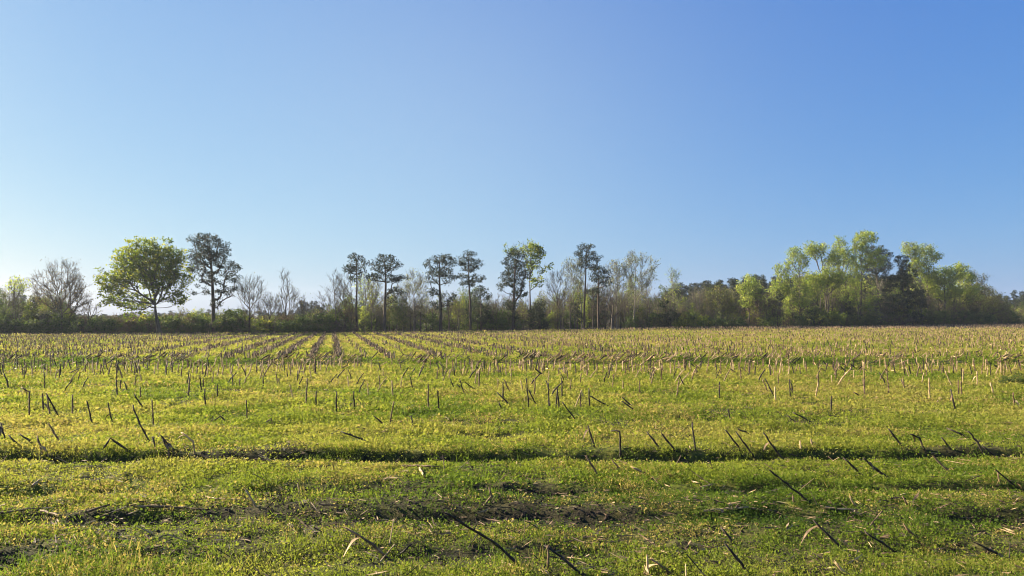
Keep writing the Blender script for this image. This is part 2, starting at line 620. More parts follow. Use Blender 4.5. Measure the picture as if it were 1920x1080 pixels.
# ------------------------------------------------------------------ corn stalks left by the harvest
def stalk_mesh(name, pts, r0, r1, mat, seed, sides=7):
    """one dry corn stalk: jointed hollow-looking stem along pts, torn at the top"""
    g = np.random.default_rng(seed)
    P = [np.array(p, float) for p in pts]
    seg = []
    for a, b in zip(P[:-1], P[1:]):
        L = np.linalg.norm(b - a)
        k = max(2, int(round(L / 0.055)))
        for i in range(k):
            seg.append(a + (b - a) * i / k)
    seg.append(P[-1])
    seg = np.array(seg)
    n = len(seg)
    seg[1:-1] += g.normal(size=(n - 2, 3)) * 0.003
    t = np.linspace(0, 1, n)
    rad = r0 + (r1 - r0) * t
    rad = rad * np.where(np.arange(n) % 3 == 1, 1.22, 0.96)
    d = np.gradient(seg, axis=0)
    d /= np.linalg.norm(d, axis=1, keepdims=True)
    ref = np.array([0.3, 0.9, 0.1])
    u = np.cross(d, ref)
    u /= np.linalg.norm(u, axis=1, keepdims=True)
    v = np.cross(d, u)
    a = np.arange(sides) * 2 * math.pi / sides
    ring = seg[:, None] + rad[:, None, None] * (u[:, None] * np.cos(a)[None, :, None] + v[:, None] * np.sin(a)[None, :, None])
    ring[-1] += d[-1] * (g.random(sides)[:, None] * 0.05 - 0.012)
    V = ring.reshape(-1, 3)
    i = np.arange(sides)
    j = (i + 1) % sides
    f = np.stack([i, j, j + sides, i + sides], 1)
    F = (np.arange(n - 1)[:, None, None] * sides + f[None]).reshape(-1, 4)
    V = np.vstack([V, seg[-1:] - d[-1:] * 0.01])
    c = len(V) - 1
    cap = np.stack([i + (n - 1) * sides, j + (n - 1) * sides, np.full(sides, c), np.full(sides, c)], 1)
    Vc = np.vstack([V, V[c:c + 1] + 1e-4])
    cap[:, 3] = c + 1
    F = np.vstack([F, cap])
    return mesh_from(name, Vc, F, mat, smooth=True)


def husk_mesh(name, p, d, length, seed, mat):
    """a torn dry leaf strip hanging from the stalk, with its own thickness fold"""
    g = np.random.default_rng(seed)
    n = 7
    t = np.linspace(0, 1, n)
    side = np.array([g.normal(), g.normal() * 0.6, 0])
    side /= np.linalg.norm(side) + 1e-6
    c = p[None] + side[None] * (t * length * 0.8)[:, None]
    c[:, 2] += 0.10 * length * np.sin(t * 2.2) - length * 0.75 * t ** 2
    w = (0.012 + 0.014 * np.sin(np.clip(t * 2.6, 0, 3.1))) * (1 - 0.7 * t)
    across = np.cross(side, [0, 0, 1.0])
    a = c + across * w[:, None]
    m = c + np.array([0, 0, -0.006])
    b = c - across * w[:, None]
    a[:, 2] += 0.006 * np.sin(t * 9 + seed)
    V = np.concatenate([a, m, b])
    i = np.arange(n - 1)
    F = np.vstack([np.stack([i, i + 1, i + 1 + n, i + n], 1), np.stack([i + n, i + 1 + n, i + 1 + 2 * n, i + 2 * n], 1)])
    return mesh_from(name, V, F, mat, smooth=True)


# every stalk read from the photograph: points (photo pixels) from the foot to the tip, tone, leaf strips, lean away
#   tone: d dark, m weathered, p pale
HAND = [
    # in the grass in front of the dark furrow and along the near edge
    ("533,873 560,887 613,902", "d", 1), ("560,886 563,907", "d", 0), ("485,950 462,920", "p", 0),
    ("1128,897 1100,857", "m", 0), ("1168,882 1150,866", "m", 0), ("1225,893 1187,877", "p", 1),
    ("1003,1079 940,1027 837,963", "d", 0), ("735,1048 700,1021 652,992", "m", 1), ("668,1028 668,1005", "d", 0),
    ("735,1045 768,1023", "d", 0), ("1030,1073 1027,1027", "m", 0), ("1113,1082 1063,1055 1028,1027", "d", 1),
    ("1215,1082 1214,1047", "p", 0), ("1275,1078 1220,1048", "m", 1), ("902,947 922,930 918,918", "m", 0),
    ("1530,943 1445,883", "d", 0), ("1625,892 1583,860", "d", 0), ("1677,898 1643,880 1620,860", "d", 1),
    ("1788,887 1752,857", "m", 0), ("1925,922 1872,885", "d", 1), ("1877,908 1871,886", "m", 0),
    ("1383,1017 1353,990", "d", 0), ("1418,1080 1362,1023", "d", 0), ("1600,1040 1530,980", "d", 1),
    ("1697,1037 1623,998", "d", 0), ("1735,1018 1697,987", "m", 0), ("1897,1043 1833,1020", "d", 1),
    ("1602,1080 1568,1057", "p", 0), ("1490,945 1487,932", "m", 0), ("1609,950 1594,932", "p", 0), ("1707,951 1694,933", "m", 0),
    # broken pieces lying flat in the weeds
    ("0,966 62,960", "M", 0), ("76,962 114,973", "P", 1), ("163,964 203,953", "M", 0), ("253,953 318,956 387,961", "M", 0), ("318,908 352,913", "M", 1),
    ("382,936 408,941", "P", 0), ("411,939 445,943", "P", 0), ("383,962 409,951", "M", 0), ("60,915 80,900", "P", 0), ("752,877 818,879", "M", 1),
    ("787,881 795,899", "P", 0), ("1318,962 1400,957", "P", 1), ("1400,957 1450,964", "M", 0), ("1538,953 1570,960 1608,962", "P", 1), ("1380,958 1395,938", "M", 0),
    ("1297,906 1312,911", "P", 0), ("1313,918 1335,913", "P", 0), ("1664,937 1700,941", "D", 0), ("940,1058 962,1072", "P", 1), ("828,741 873,745", "D", 0),
    ("836,747 860,742", "P", 0), ("1390,743 1412,740", "P", 1), ("1408,752 1432,740", "P", 0), ("1755,757 1766,748", "P", 0), ("835,786 842,790", "P", 0),
    ("850,798 866,805", "P", 0), ("165,808 180,811", "P", 0), ("1337,776 1350,778", "P", 0), ("1390,763 1410,770", "D", 0),
    # row standing along the dark furrow
    ("14,835 2,795", "d", 1), ("48,858 18,818", "d", 0), ("72,838 56,826 40,816", "d", 0), ("82,858 70,820", "m", 1),
    ("118,833 93,797", "m", 0), ("250,858 207,821 196,838", "d", 1), ("285,830 262,795 250,762", "d", 0),
    ("294,858 287,822", "d", 0), ("355,858 320,840 304,819", "d", 2), ("333,856 316,846 305,822", "d", 1),
    ("366,850 362,828 342,812", "p", 1), ("705,838 680,824 642,810", "d", 0), ("1117,840 1103,800", "d", 1),
    ("1164,848 1162,808 1148,808", "d", 0), ("1243,842 1215,812", "d", 0), ("1272,845 1240,812", "d", 0),
    ("1304,845 1298,796", "d", 0), ("1393,843 1362,808", "d", 0), ("1418,848 1382,813", "d", 0), ("1420,823 1402,812 1385,805", "d", 0),
    ("1470,850 1433,813", "d", 1), ("1697,838 1666,804", "d", 0), ("1737,845 1723,820 1710,815", "d", 1),
    ("1787,842 1767,822", "d", 0), ("1828,825 1800,813 1778,804", "d", 1), ("1850,848 1832,828 1817,810", "d", 0), ("1878,849 1843,837", "d", 0),
    ("1503,842 1500,828", "p", 0), ("1526,838 1521,826", "p", 1),
    # open green strip behind the furrow
    ("175,797 163,753", "d", 0), ("213,797 203,757", "d", 1), ("55,780 55,735 42,727", "m", 1), ("82,775 80,740", "d", 1),
    ("95,780 88,740", "m", 0), ("113,782 88,740", "d", 0), ("136,778 136,742", "m", 1), ("221,745 218,713", "d", 0),
    ("226,732 226,714", "m", 0), ("243,737 233,717", "d", 0), ("275,772 252,740", "d", 0), ("288,800 285,750", "m", 0),
    ("264,752 263,727", "m", 0), ("464,792 462,753", "d", 0), ("433,793 413,780 404,787", "d", 0), ("512,798 509,784 498,792", "m", 1),
    ("385,767 384,730", "d", 0), ("382,730 381,710", "m", 0), ("407,748 408,722", "d", 1), ("437,727 436,703", "d", 0),
    ("450,728 449,712", "m", 1), ("494,728 493,705", "d", 0), ("573,765 576,710", "m", 0), ("592,767 593,735", "d", 0),
    ("630,777 631,737", "d", 0), ("592,706 591,665", "d", 0), ("540,716 538,696", "d", 1), ("665,770 663,735", "d", 1),
    ("729,797 738,755", "m", 0), ("732,800 703,782", "d", 0), ("735,799 753,790", "m", 0), ("774,800 771,783", "d", 0),
    ("803,770 803,723", "m", 0), ("823,770 821,735", "d", 1), ("872,740 862,712", "d", 1), ("855,733 845,712", "d", 0),
    ("913,732 888,729 873,717", "d", 0), ("875,734 858,722", "d", 0), ("943,757 943,717", "d", 0), ("960,740 945,712", "m", 0),
    ("963,762 933,737", "d", 0), ("945,770 936,757", "d", 0), ("992,767 987,710", "d", 1), ("1008,760 992,733", "d", 0),
    ("1002,747 1003,710", "m", 0), ("1030,770 1028,720", "d", 1), ("1049,768 1045,730", "d", 0), ("1042,766 1045,731", "d", 0),
    ("1054,747 1053,710", "d", 0), ("1034,740 1024,714", "d", 0), ("1077,765 1090,733", "p", 1), ("1089,766 1088,737", "m", 0),
    ("1106,767 1104,730", "d", 0), ("1155,763 1137,760 1107,743", "d", 0), ("1085,791 1055,755", "d", 0), ("1190,763 1168,746", "d", 1),
    ("1197,770 1167,753", "d", 0), ("1169,733 1168,715", "m", 1), ("1200,738 1199,715", "m", 0), ("1268,747 1273,712", "m", 0),
    ("1287,728 1274,705", "d", 0), ("1349,750 1349,718", "d", 1), ("1442,737 1430,712", "m", 0), ("1452,742 1435,711", "d", 0),
    ("1454,758 1453,727", "p", 0), ("1482,744 1480,713", "d", 1), ("1487,738 1483,713", "d", 0), ("1371,790 1365,768", "d", 0),
    ("1495,792 1478,780", "d", 0), ("1527,792 1505,782 1490,775", "d", 0), ("1558,773 1559,743", "d", 0), ("1622,745 1602,736", "d", 1),
    ("1621,743 1620,693", "m", 0), ("1667,740 1663,697", "m", 0), ("1743,748 1742,710", "p", 0), ("1792,770 1787,750 1783,732", "d", 1),
    ("1797,742 1797,713", "m", 0), ("1803,743 1802,716", "m", 0), ("1903,768 1900,737", "m", 2), ("1787,726 1773,697", "p", 0),
    ("1460,725 1459,703", "m", 0), ("1560,722 1559,705", "p", 1), ("1695,730 1693,708", "m", 0), ("1707,710 1699,690", "p", 1),
    ("1805,720 1806,692", "p", 0), ("1833,725 1832,697", "p", 1), ("1850,712 1852,690", "p", 0), ("1700,729 1690,713", "d", 0),
]
LAND = [(-999, 60, "far left pine thicket"), (60, 175, "russet bare tree"), (175, 345, "broad green tree"), (345, 455, "tallest dark pine"),
        (455, 515, "forked bare tree"), (515, 600, "pale pointed bare tree"), (600, 652, "cluster of bare saplings"),
        (652, 695, "thin small crowned pine"), (695, 760, "drooping limbed pine"), (760, 800, "pale budding tree"),
        (800, 850, "twin stemmed pine"), (850, 925, "slightly curved pine"), (925, 980, "dark many tiered pine"),
        (980, 1030, "green topped slender tree"), (1030, 1062, "grey bare tree"), (1062, 1112, "tall thin pine"),
        (1112, 1160, "squat dark pine"), (1160, 1235, "pale leafing tree"), (1235, 1290, "dark cedar"),
        (1290, 1380, "low green hedge"), (1380, 1450, "lime green young tree"), (1450, 1510, "rounded lime tree"),
        (1510, 1590, "wide yellow green tree"), (1590, 1660, "tallest spring green tree"), (1660, 1735, "black green pine"),
        (1735, 1800, "right hand spring tree"), (1800, 1870, "olive thicket"), (1870, 9999, "far right dark wood")]


def landmark(px):
    for a, b, t in LAND:
        if a <= px < b:
            return t
    return LAND[-1][2]


TONE = {"d": "dark", "m": "brown", "p": "pale"}
TMAT = {"d": "stalk_dark", "m": "stalk", "p": "stalk_pale"}
records = []
hand_xy = []
for k, (path, tone, nleaf) in enumerate(HAND):
    px = [tuple(float(c) for c in q.split(",")) for q in path.split()]
    G = on_ground(*px[0])
    g = np.random.default_rng(1000 + k)
    Y = G[1]
    total = sum(math.dist(a, b) for a, b in zip(px[:-1], px[1:])) * Y / FPX
    lying = tone.isupper()
    tone = tone.lower()
    pts = [G + np.array([0, 0, 0.02 if lying else -0.04])]
    for q in px[1:]:
        if lying:
            pts.append(on_ground(*q) + np.array([0, 0, 0.03]))
            continue
        pts.append(at_depth(q[0], q[1], Y + g.normal() * 0.12 * total))
    for p_ in pts[1:]:
        p_[2] = max(p_[2], gz(p_[0], p_[1]) + 0.015)
    rr = 0.0095 if Y < 8 else (0.0125 if Y < 12.5 else 0.015)
    me = stalk_mesh("corn_stalk", [p - G for p in pts], rr * (0.95 + 0.35 * g.random()), rr * 0.75, M[TMAT[tone]], 50 + k)
    o = link("corn_stalk", me, loc=Vector(G))
    for q in range(nleaf):
        a, b = pts[-2] - G, pts[-1] - G
        tq = 0.35 + 0.6 * g.random()
        link("dry_leaf", husk_mesh("dry_leaf", a + (b - a) * tq, b - a, 0.10 + 0.12 * g.random(), 77 + k * 3 + q, M["stalk_pale" if tone != "d" else "stalk"]), parent=o)
    bent = len(px) > 2
    dx, dy = px[-1][0] - px[0][0], px[0][1] - px[-1][1]
    pose = "fallen" if lying else "snapped" if bent else ("upright" if abs(dx) < 0.25 * dy else ("flattened" if dy < 0.45 * abs(dx) else "leaning"))
    zone = "in the near weeds" if px[0][1] > 866 and Y < 9.15 else ("along the dark furrow" if px[0][1] > 803 else
                                                      ("on the open green strip" if px[0][1] > 748 else "in the middle stubble"))
    records.append((px[0][0], TONE[tone], pose, zone, landmark(px[0][0]), o, total, nleaf))
    hand_xy.append((G[0], G[1]))
ORD = {2: ["left", "right"], 3: ["leftmost", "middle", "rightmost"]}
groups = {}
for r in records:
    groups.setdefault(r[1:5], []).append(r)
for key, rs in groups.items():
    rs.sort(key=lambda r: r[0])
    n = len(rs)
    for i, r in enumerate(rs):
        tone, pose, zone, lm = key
        base_l = f"{tone} {pose} corn stalk {zone} below the {lm}"
        if n > 1 and n in ORD:
            w = ORD[n][i]
            base_l = f"{w} {tone} {pose} corn stalk {zone} below the {lm}"
        tag(r[5], base_l, "corn stalk", "dry corn stalks left standing in the field")

# shorter stubs of the cross rows behind the open strip: individuals up to about 300 stalks in all
protos = []
for k in range(10):
    g = np.random.default_rng(300 + k)
    h = 0.26 + 0.18 * g.random()
    lean = g.normal(size=2) * 0.06
    if k >= 7:
        lean = np.array([0.16 + 0.1 * g.random(), 0.05 * g.normal()])
    pts = [np.array([0, 0, -0.04]), np.array([lean[0] * 0.5, lean[1] * 0.5, h * 0.55]), np.array([lean[0], lean[1], h])]
    if k in (4, 8):
        pts.append(pts[-1] + np.array([0.12, 0.02, -0.09]))
    protos.append(stalk_mesh("corn_stub", pts, 0.016, 0.011, M[["stalk", "stalk_dark", "stalk", "stalk_pale"][k % 4]], 400 + k, 6))
g = np.random.default_rng(91)
rows_y = [15.9, 16.9, 18.0, 19.0, 20.1, 21.1]
need = 300 - len(HAND)
cand = []
for ry in rows_y:
    x = -0.74 * ry
    while x < 0.74 * ry:
        x += 0.30 + g.exponential(0.75 if ry < 17.5 else 0.42)
        yy = ry + g.normal() * 0.10 + 0.012 * x
        if min(((x - a) ** 2 + (yy - b) ** 2) for a, b in hand_xy) < 0.10:
            continue
        cand.append((x, yy))
g.shuffle(cand)
POSES = {4: "snapped over", 7: "slanting", 8: "slanting snapped", 9: "slanting"}
for x, yy in cand[:need]:
    k = int(g.integers(0, 10))
    o = bpy.data.objects.new("corn_stub", protos[k])
    COL.objects.link(o)
    o.location = (x, yy, gz(x, yy))
    o.rotation_euler = (0, 0, g.random() * 6.28 if k < 7 else g.normal() * 0.5)
    s_ = 0.8 + 0.4 * g.random()
    o.scale = (s_ * 1.1, s_ * 1.1, s_)
    px = 960 + x / yy * FPX
    tone = ["brown", "dark", "brown", "pale"][k % 4]
    tag(o, f"{tone} {POSES.get(k, 'upright')} corn stub in middle rows below the {landmark(px)}",
        "corn stub", "short corn stubs standing in the middle cross rows")


# the thousands of stubs beyond, too many to count
def far_stubble():
    g = np.random.default_rng(17)
    X, Y, LX, LY, Hh = [], [], [], [], []
    DK = []

    def put(x, y, lx, ly, h):
        X.append(x), Y.append(y), LX.append(lx), LY.append(ly), Hh.append(h)
    # remaining cross rows of the headland
    for ry in [21.3, 22.2, 23.1, 24.0, 24.9]:
        x = np.arange(-0.8 * ry, 0.8 * ry, 0.19)
        dens = 0.25 + 0.7 * sstep(0.35, 0.65, fbm(x * 0.35, x * 0 + ry, 1)) * (1 if ry > 22 else 0.6)
        dens = dens * (0.25 + 0.75 * sstep(0.0, 3.2, np.abs(x + 4.2)))
        x = x[g.random(len(x)) < dens]
        n = len(x)
        put(x + g.normal(size=n) * 0.06, ry + 0.012 * x + g.normal(size=n) * 0.08, g.normal(size=n) * 0.05, g.normal(size=n) * 0.05, 0.27 + 0.13 * g.random(n))
    # knocked over band at the end of the long rows
    n = 900
    x = (g.random(n) * 2 - 1) * 23
    keep = g.random(n) < (0.25 + 0.75 * (vnoise((x + 0) / 1.05, x * 0 + 3, 2) > 0.45))
    x = x[keep]
    n = len(x)
    put(x, 26.6 + 2.6 * g.random(n), 0.22 + 0.22 * g.random(n), 0.1 * g.normal(size=n), 0.12 + 0.2 * g.random(n))
    DK.append(np.zeros(sum(len(q) for q in X), bool))
    # the long rows running away, down to the trees
    ang = math.atan((626 - 960) / FPX)
    ux, uy = math.sin(ang), math.cos(ang)
    vx, vy = uy, -ux
    sp = 1.04
    rg = np.random.default_rng(3)
    for r in range(-130, 200):
        off = r * sp + 0.10
        t = np.arange(20, 175, 0.11)
        w = off + 0.05 * g.normal(size=len(t)) + 0.10 * np.sin(t * 0.05 + r)
        x = vx * w + ux * t
        y = vy * w + uy * t
        px = 960 + x / np.maximum(y, 1) * FPX
        ye = np.interp(px, EDGE_X, EDGE_Y)
        strength = 0.5 + 0.5 * rg.random()
        if rg.random() < 0.16:
            strength *= 0.25
        skip = (r % 2 != 0) and not (-4 <= r <= -1) and -40 < r < 30
        gap = sstep(0.22, 0.45, fbm(x * 0.10, y * 0.10, 4))
        p = strength * (0.4 + 0.6 * gap)
        dark_row = -36 <= r <= 13
        if -15 <= r <= 11:
            p = np.maximum(p, (0.97 if (r * 7) % 5 else 0.4) * (0.8 + 0.2 * gap))
        elif -40 < r < 24:
            p = np.maximum(p, 0.9 * (0.5 + 0.5 * gap))
        else:
            p = p * 0.62
        if skip:
            p = p * 0.16
        ok = (y > 27.2 + 1.2 * g.random(len(t))) & (y < ye - 0.5) & (np.abs(x) < 0.80 * y) & (g.random(len(t)) < p)
        # thin every other sample far away where each stub is under a pixel
        ok &= g.random(len(t)) < np.clip(1.15 - (y - 40) / 150, 0.6, 1)
        n = int(ok.sum())
        if not n:
            continue
        put(x[ok] + 0.05 * g.normal(size=n), y[ok], 0.06 * g.normal(size=n), 0.05 * g.normal(size=n), (0.17 if dark_row else 0.15) + 0.17 * g.random(n))
        DK.append(np.full(n, dark_row))
    X, Y, LX, LY, Hh, DK = (np.concatenate(q) for q in (X, Y, LX, LY, Hh, DK))
    # a few lie over
    fall = g.random(len(X)) < 0.14
    LX = np.where(fall, LX + 0.22 * g.normal(size=len(X)), LX)
    Hh = np.where(fall, Hh * 0.6, Hh)
    Z = ground_z(X, Y)
    P0 = np.stack([X, Y, Z - 0.03], 1)
    P1 = np.stack([X + LX, Y + LY, Z + Hh], 1)
    rad = 0.014 + 0.006 * g.random(len(X)) + 0.00012 * Y
    V, F = frusta(P0, P1, rad, rad * 0.8, 4)
    # torn tips: lift one corner of each top ring
    V = V.reshape(-1, 8, 3)
    V[:, 4, 2] += 0.04 * g.random(len(V))
    mi = np.repeat(np.where(DK, g.choice(3, len(X), p=[0.55, 0.33, 0.12]), g.choice(3, len(X), p=[0.40, 0.20, 0.40])), 4)
    # dry leaf strips clinging to stubs
    m = g.random(len(X)) < 0.5
    q = P0[m] + (P1[m] - P0[m]) * (0.4 + 0.6 * g.random((m.sum(), 1)))
    dd = rdir(m.sum(), g)
    dd[:, 2] = -np.abs(dd[:, 2]) * 0.8
    V2, F2 = cards(q, dd, rdir(m.sum(), g), 0.12 + 0.14 * g.random(m.sum()), 0.03 + 0.02 * g.random(m.sum()))
    Vall = np.vstack([V.reshape(-1, 3), V2])
    Fall = np.vstack([F, F2 + len(V) * 8])
    mi = np.concatenate([mi, np.full(len(F2), 2)])
    me = mesh_from("far_stubble", Vall, Fall, [M["stalk"], M["stalk_dark"], M["stalk_pale"]], matidx=mi)
    tag(link("far_stubble", me), "long rows of short dry corn stubble running to the trees", "stubble", kind='stuff')


far_stubble()


def residue():
    """chopped straw, husk strips and broken bits lying in the weeds"""
    g = np.random.default_rng(29)
    n = 24000
    ex = 0.25
    d = (4.4 ** ex + g.random(n) * (60 ** ex - 4.4 ** ex)) ** (1 / ex)
    x = (g.random(n) * 2 - 1) * (0.74 * d + 1)
    patch = sstep(0.45, 0.7, fbm(x * 0.8, d * 1.6, 1, 3))
    line = np.exp(-((d - 6.9) / 0.22) ** 2) + 0.8 * np.exp(-((d - 9.0) / 0.18) ** 2) + 0.6 * np.exp(-((d - 6.25) / 0.3) ** 2)
    gr_, st_, wd_ = field_cover(x, d)
    keep = g.random(n) < 0.06 + 0.35 * patch + 0.5 * line + 0.45 * np.clip(1 - gr_, 0, 1)
    x, d = x[keep], d[keep]
    n = len(x)
    z = ground_z(x, d)
    a = g.normal(size=n) * 0.7 + (g.random(n) < 0.5) * math.pi
    L = 0.03 + 0.13 * g.random(n) ** 2 + 0.12 * (g.random(n) < 0.03)
    dirs = np.stack([np.cos(a), np.sin(a), 0.15 * g.normal(size=n)], 1)
    P0 = np.stack([x, d, z + 0.02 + 0.03 * g.random(n)], 1)
    r = 0.002 + 0.004 * g.random(n) ** 2
    V, F = frusta(P0, P0 + dirs * L[:, None], r, r * 0.6, 4)
    mi = np.repeat(g.choice(3, n, p=[0.5, 0.3, 0.2]), 4)
    # thin broken stems propped at a slant
    q = 700
    d2 = 4.6 + 9 * g.random(q) ** 1.4
    x2 = (g.random(q) * 2 - 1) * (0.74 * d2 + 1)
    a2 = g.normal(size=q) * 0.9 + (g.random(q) < 0.6) * math.pi
    e2 = np.abs(g.normal(size=q)) * 0.35
    l2 = 0.07 + 0.2 * g.random(q) ** 2
    B0 = np.stack([x2, d2, ground_z(x2, d2) + 0.01], 1)
    B1 = B0 + np.stack([np.cos(a2) * np.cos(e2), np.sin(a2) * np.cos(e2), np.sin(e2)], 1) * l2[:, None]
    Vb, Fb = frusta(B0, B1, 0.003 + 0.004 * g.random(q), 0.002 + 0.003 * g.random(q), 5)
    mi = np.concatenate([mi, np.repeat(g.choice(3, q, p=[0.45, 0.4, 0.15]), 5)])
    F = np.vstack([F, Fb + len(V)])
    V = np.vstack([V, Vb])
    m = g.random(n) < 0.6
    V2, F2 = cards(P0[m] + 0.01, dirs[m] + 0.3 * rdir(m.sum(), g), rdir(m.sum(), g) * 0.4 + [0, 0, 1], L[m] * 0.9, 0.008 + 0.014 * g.random(m.sum()))
    me = mesh_from("crop_residue", np.vstack([V, V2]), np.vstack([F, F2 + len(V)]), [M["stalk"], M["stalk_dark"], M["stalk_pale"]],
                   matidx=np.concatenate([mi, g.choice(3, len(F2), p=[0.5, 0.25, 0.25])]))
    tag(link("crop_residue", me), "chopped straw and husk scraps lying among the weeds", "crop residue", kind='stuff')



residue()


def clods():
    """crumbs and lumps of loam on the bare streaks"""
    g = np.random.default_rng(31)
    n = 26000
    d = 4.4 + 9.5 * g.random(n) ** 1.3
    x = (g.random(n) * 2 - 1) * (0.74 * d + 1)
    gr_, st_, wd_ = field_cover(x, d)
    keep = g.random(n) < np.clip(1 - gr_, 0, 1) ** 1.5
    x, d = x[keep], d[keep]
    n = len(x)
    base = np.array([(1, 0, 0), (0.5, 0.87, 0), (-0.5, 0.87, 0), (-1, 0, 0), (-0.5, -0.87, 0), (0.5, -0.87, 0)], float)
    top = base * 0.6
    top[:, 2] = 0.6
    pts = np.concatenate([base - np.array([0, 0, 0.25]), top, [[0, 0, 0.8], [0, 0, 0.79]]])
    s_ = 0.006 + 0.022 * g.random(n) ** 3
    V = pts[None] * (1 + 0.28 * g.normal(size=(n, 14, 3))) * s_[:, None, None] * np.array([1, 1, 0.8])
    V += np.stack([x, d, ground_z(x, d)], 1)[:, None]
    i = np.arange(6)
    j = (i + 1) % 6
    f = np.vstack([np.stack([i, j, j + 6, i + 6], 1), np.stack([i + 6, j + 6, np.full(6, 12), np.full(6, 13)], 1)])
    F = (np.arange(n)[:, None, None] * 14 + f[None]).reshape(-1, 4)
    tag(link("soil_clods", mesh_from("soil_clods", V.reshape(-1, 3), F, M["loam"])), "crumbly dark soil lumps on the bare streaks", "soil clods", kind='stuff')


M["loam"] = bark_mat("loam", (0.03, 0.021, 0.014), (0.10, 0.07, 0.045), 30.0)
clods()


# ------------------------------------------------------------------ trees
def grow(trunk, tips, bf=0.35, up=1.2, seg=0.5, curve=0.18, g=rng, lowf=0.12):
    """join crown points to a trunk the way limbs do: short reach, short path to the root, always rising"""
    P, par, L = [], [], []
    trunk = [np.array(p, float) for p in trunk]
    for a, b in zip(trunk[:-1], trunk[1:]):
        k = max(1, int(np.linalg.norm(b - a) / seg))
        for i in range(k):
            P.append(a + (b - a) * i / k)
    P.append(trunk[-1])
    n0 = len(P)
    for i in range(n0):
        par.append(i - 1)
        L.append(0 if i == 0 else L[i - 1] + np.linalg.norm(P[i] - P[i - 1]))
    cap = n0 + len(tips) * 40
    A = np.zeros((cap, 3))
    A[:n0] = P
    LL = np.zeros(cap)
    LL[:n0] = L
    n = n0
    tip_nodes = []
    order = np.argsort(np.linalg.norm(tips - trunk[0], axis=1))
    low = trunk[0][2] + lowf * np.linalg.norm(trunk[-1] - trunk[0])
    for q in order:
        T = tips[q]
        d = T - A[:n]
        dist = np.linalg.norm(d, axis=1)
        hd = np.linalg.norm(d[:, :2], axis=1)
        cost = dist + bf * LL[:n] + up * np.maximum(0, A[:n, 2] - T[2] + 0.25 * hd) + 30 * (A[:n, 2] < low)
        j = int(np.argmin(cost))
        s = A[j].copy()
        dd = dist[j]
        k = max(1, int(math.ceil(dd / seg)))
        pd = s - A[par[j]] if par[j] >= 0 else np.array([0, 0, 1.0])
        pd = pd / (np.linalg.norm(pd) + 1e-6)
        c = (s + T) / 2 + pd * dd * curve - np.array([0, 0, dd * 0.06]) + g.normal(size=3) * dd * 0.05
        prev = j
        for i in range(1, k + 1):
            t = i / k
            p = (1 - t) ** 2 * s + 2 * t * (1 - t) * c + t * t * T
            if i < k:
                p = p + g.normal(size=3) * 0.03
            A[n] = p
            par.append(prev)
            LL[n] = LL[prev] + np.linalg.norm(p - A[prev])
            prev = n
            n += 1
        tip_nodes.append(prev)
    par = np.array(par)
    cnt = np.zeros(n)
    cnt[tip_nodes] = 1
    for i in range(n - 1, 0, -1):
        cnt[par[i]] += cnt[i]
    cnt[:n0] = np.maximum(cnt[:n0], 1)
    return A[:n], par, cnt, n0


def wood(A, par, cnt, n0, base_r, tip_r):
    e = max(0.25, math.log(base_r / tip_r) / math.log(max(cnt[0], 2)))
    r = tip_r * np.maximum(cnt, 1) ** min(e, 0.62)
    if e > 0.62:
        r *= base_r / r[0]
        r = np.maximum(r, tip_r)
    # trunk tapers along its height as well
    zt = A[:n0, 2]
    tt = (zt - zt[0]) / max(zt[-1] - zt[0], 0.1)
    r[:n0] = np.minimum(r[:n0], base_r * (1.02 - 0.85 * tt) + tip_r)
    r[0] *= 1.18
    i = np.arange(1, len(A))
    p = par[i]
    return A[p], A[i], np.minimum(r[p], r[i] * 1.3), r[i]


def ell_tips(blobs, n, g, shell=0.45, mind=0.0):
    """points in a set of ellipsoids (cx, cy, cz, rx, ry, rz, weight)"""
    w = np.array([b[3] * b[5] * b[6] for b in blobs], float)
    w /= w.sum()
    out = []
    tries = 0
    grid = {}
    while len(out) < n and tries < n * 12:
        tries += 1
        b = blobs[int(g.choice(len(blobs), p=w))]
        u = g.normal(size=3)
        u /= np.linalg.norm(u)
        rr = g.random() ** (1 / 3.0)
        rr = rr * (1 - shell) + shell * (0.78 + 0.22 * g.random())
        p = np.array([b[0] + u[0] * rr * b[3], b[1] + u[1] * rr * b[4], b[2] + u[2] * rr * b[5]])
        if mind > 0 and out:
            key = tuple((p // mind).astype(int))
            bad = False
            for ax in (-1, 0, 1):
                for ay in (-1, 0, 1):
                    for az in (-1, 0, 1):
                        for q in grid.get((key[0] + ax, key[1] + ay, key[2] + az), ()):
                            if np.sum((q - p) ** 2) < mind * mind:
                                bad = True
            if bad:
                continue
        if mind > 0:
            grid.setdefault(tuple((p // mind).astype(int)), []).append(p)
        out.append(p)
    return np.array(out)


def foliage(tips, g, per, rad, flat, ll, lw, outward=0.5, tint=(0.48, 0.28)):
    n = len(tips)
    k = np.maximum(1, (per * (0.5 + g.random(n))).astype(int))
    idx = np.repeat(np.arange(n), k)
    m = len(idx)
    u = rdir(m, g)
    rr = g.random(m) ** 0.5
    size = (0.65 + 0.7 * g.random(n))[idx]
    off = u * (rr * size)[:, None] * rad
    off[:, 2] *= flat
    P = tips[idx] + off
    D = rdir(m, g) + outward * u
    tt = (tint[0] + tint[1] * g.normal(size=n))[idx] + 0.13 * g.normal(size=m)
    L = ll * (0.7 + 0.6 * g.random(m))
    V, F = cards(P, D, rdir(m, g), L, L * lw)
    return V, F, np.clip(tt, 0, 1)


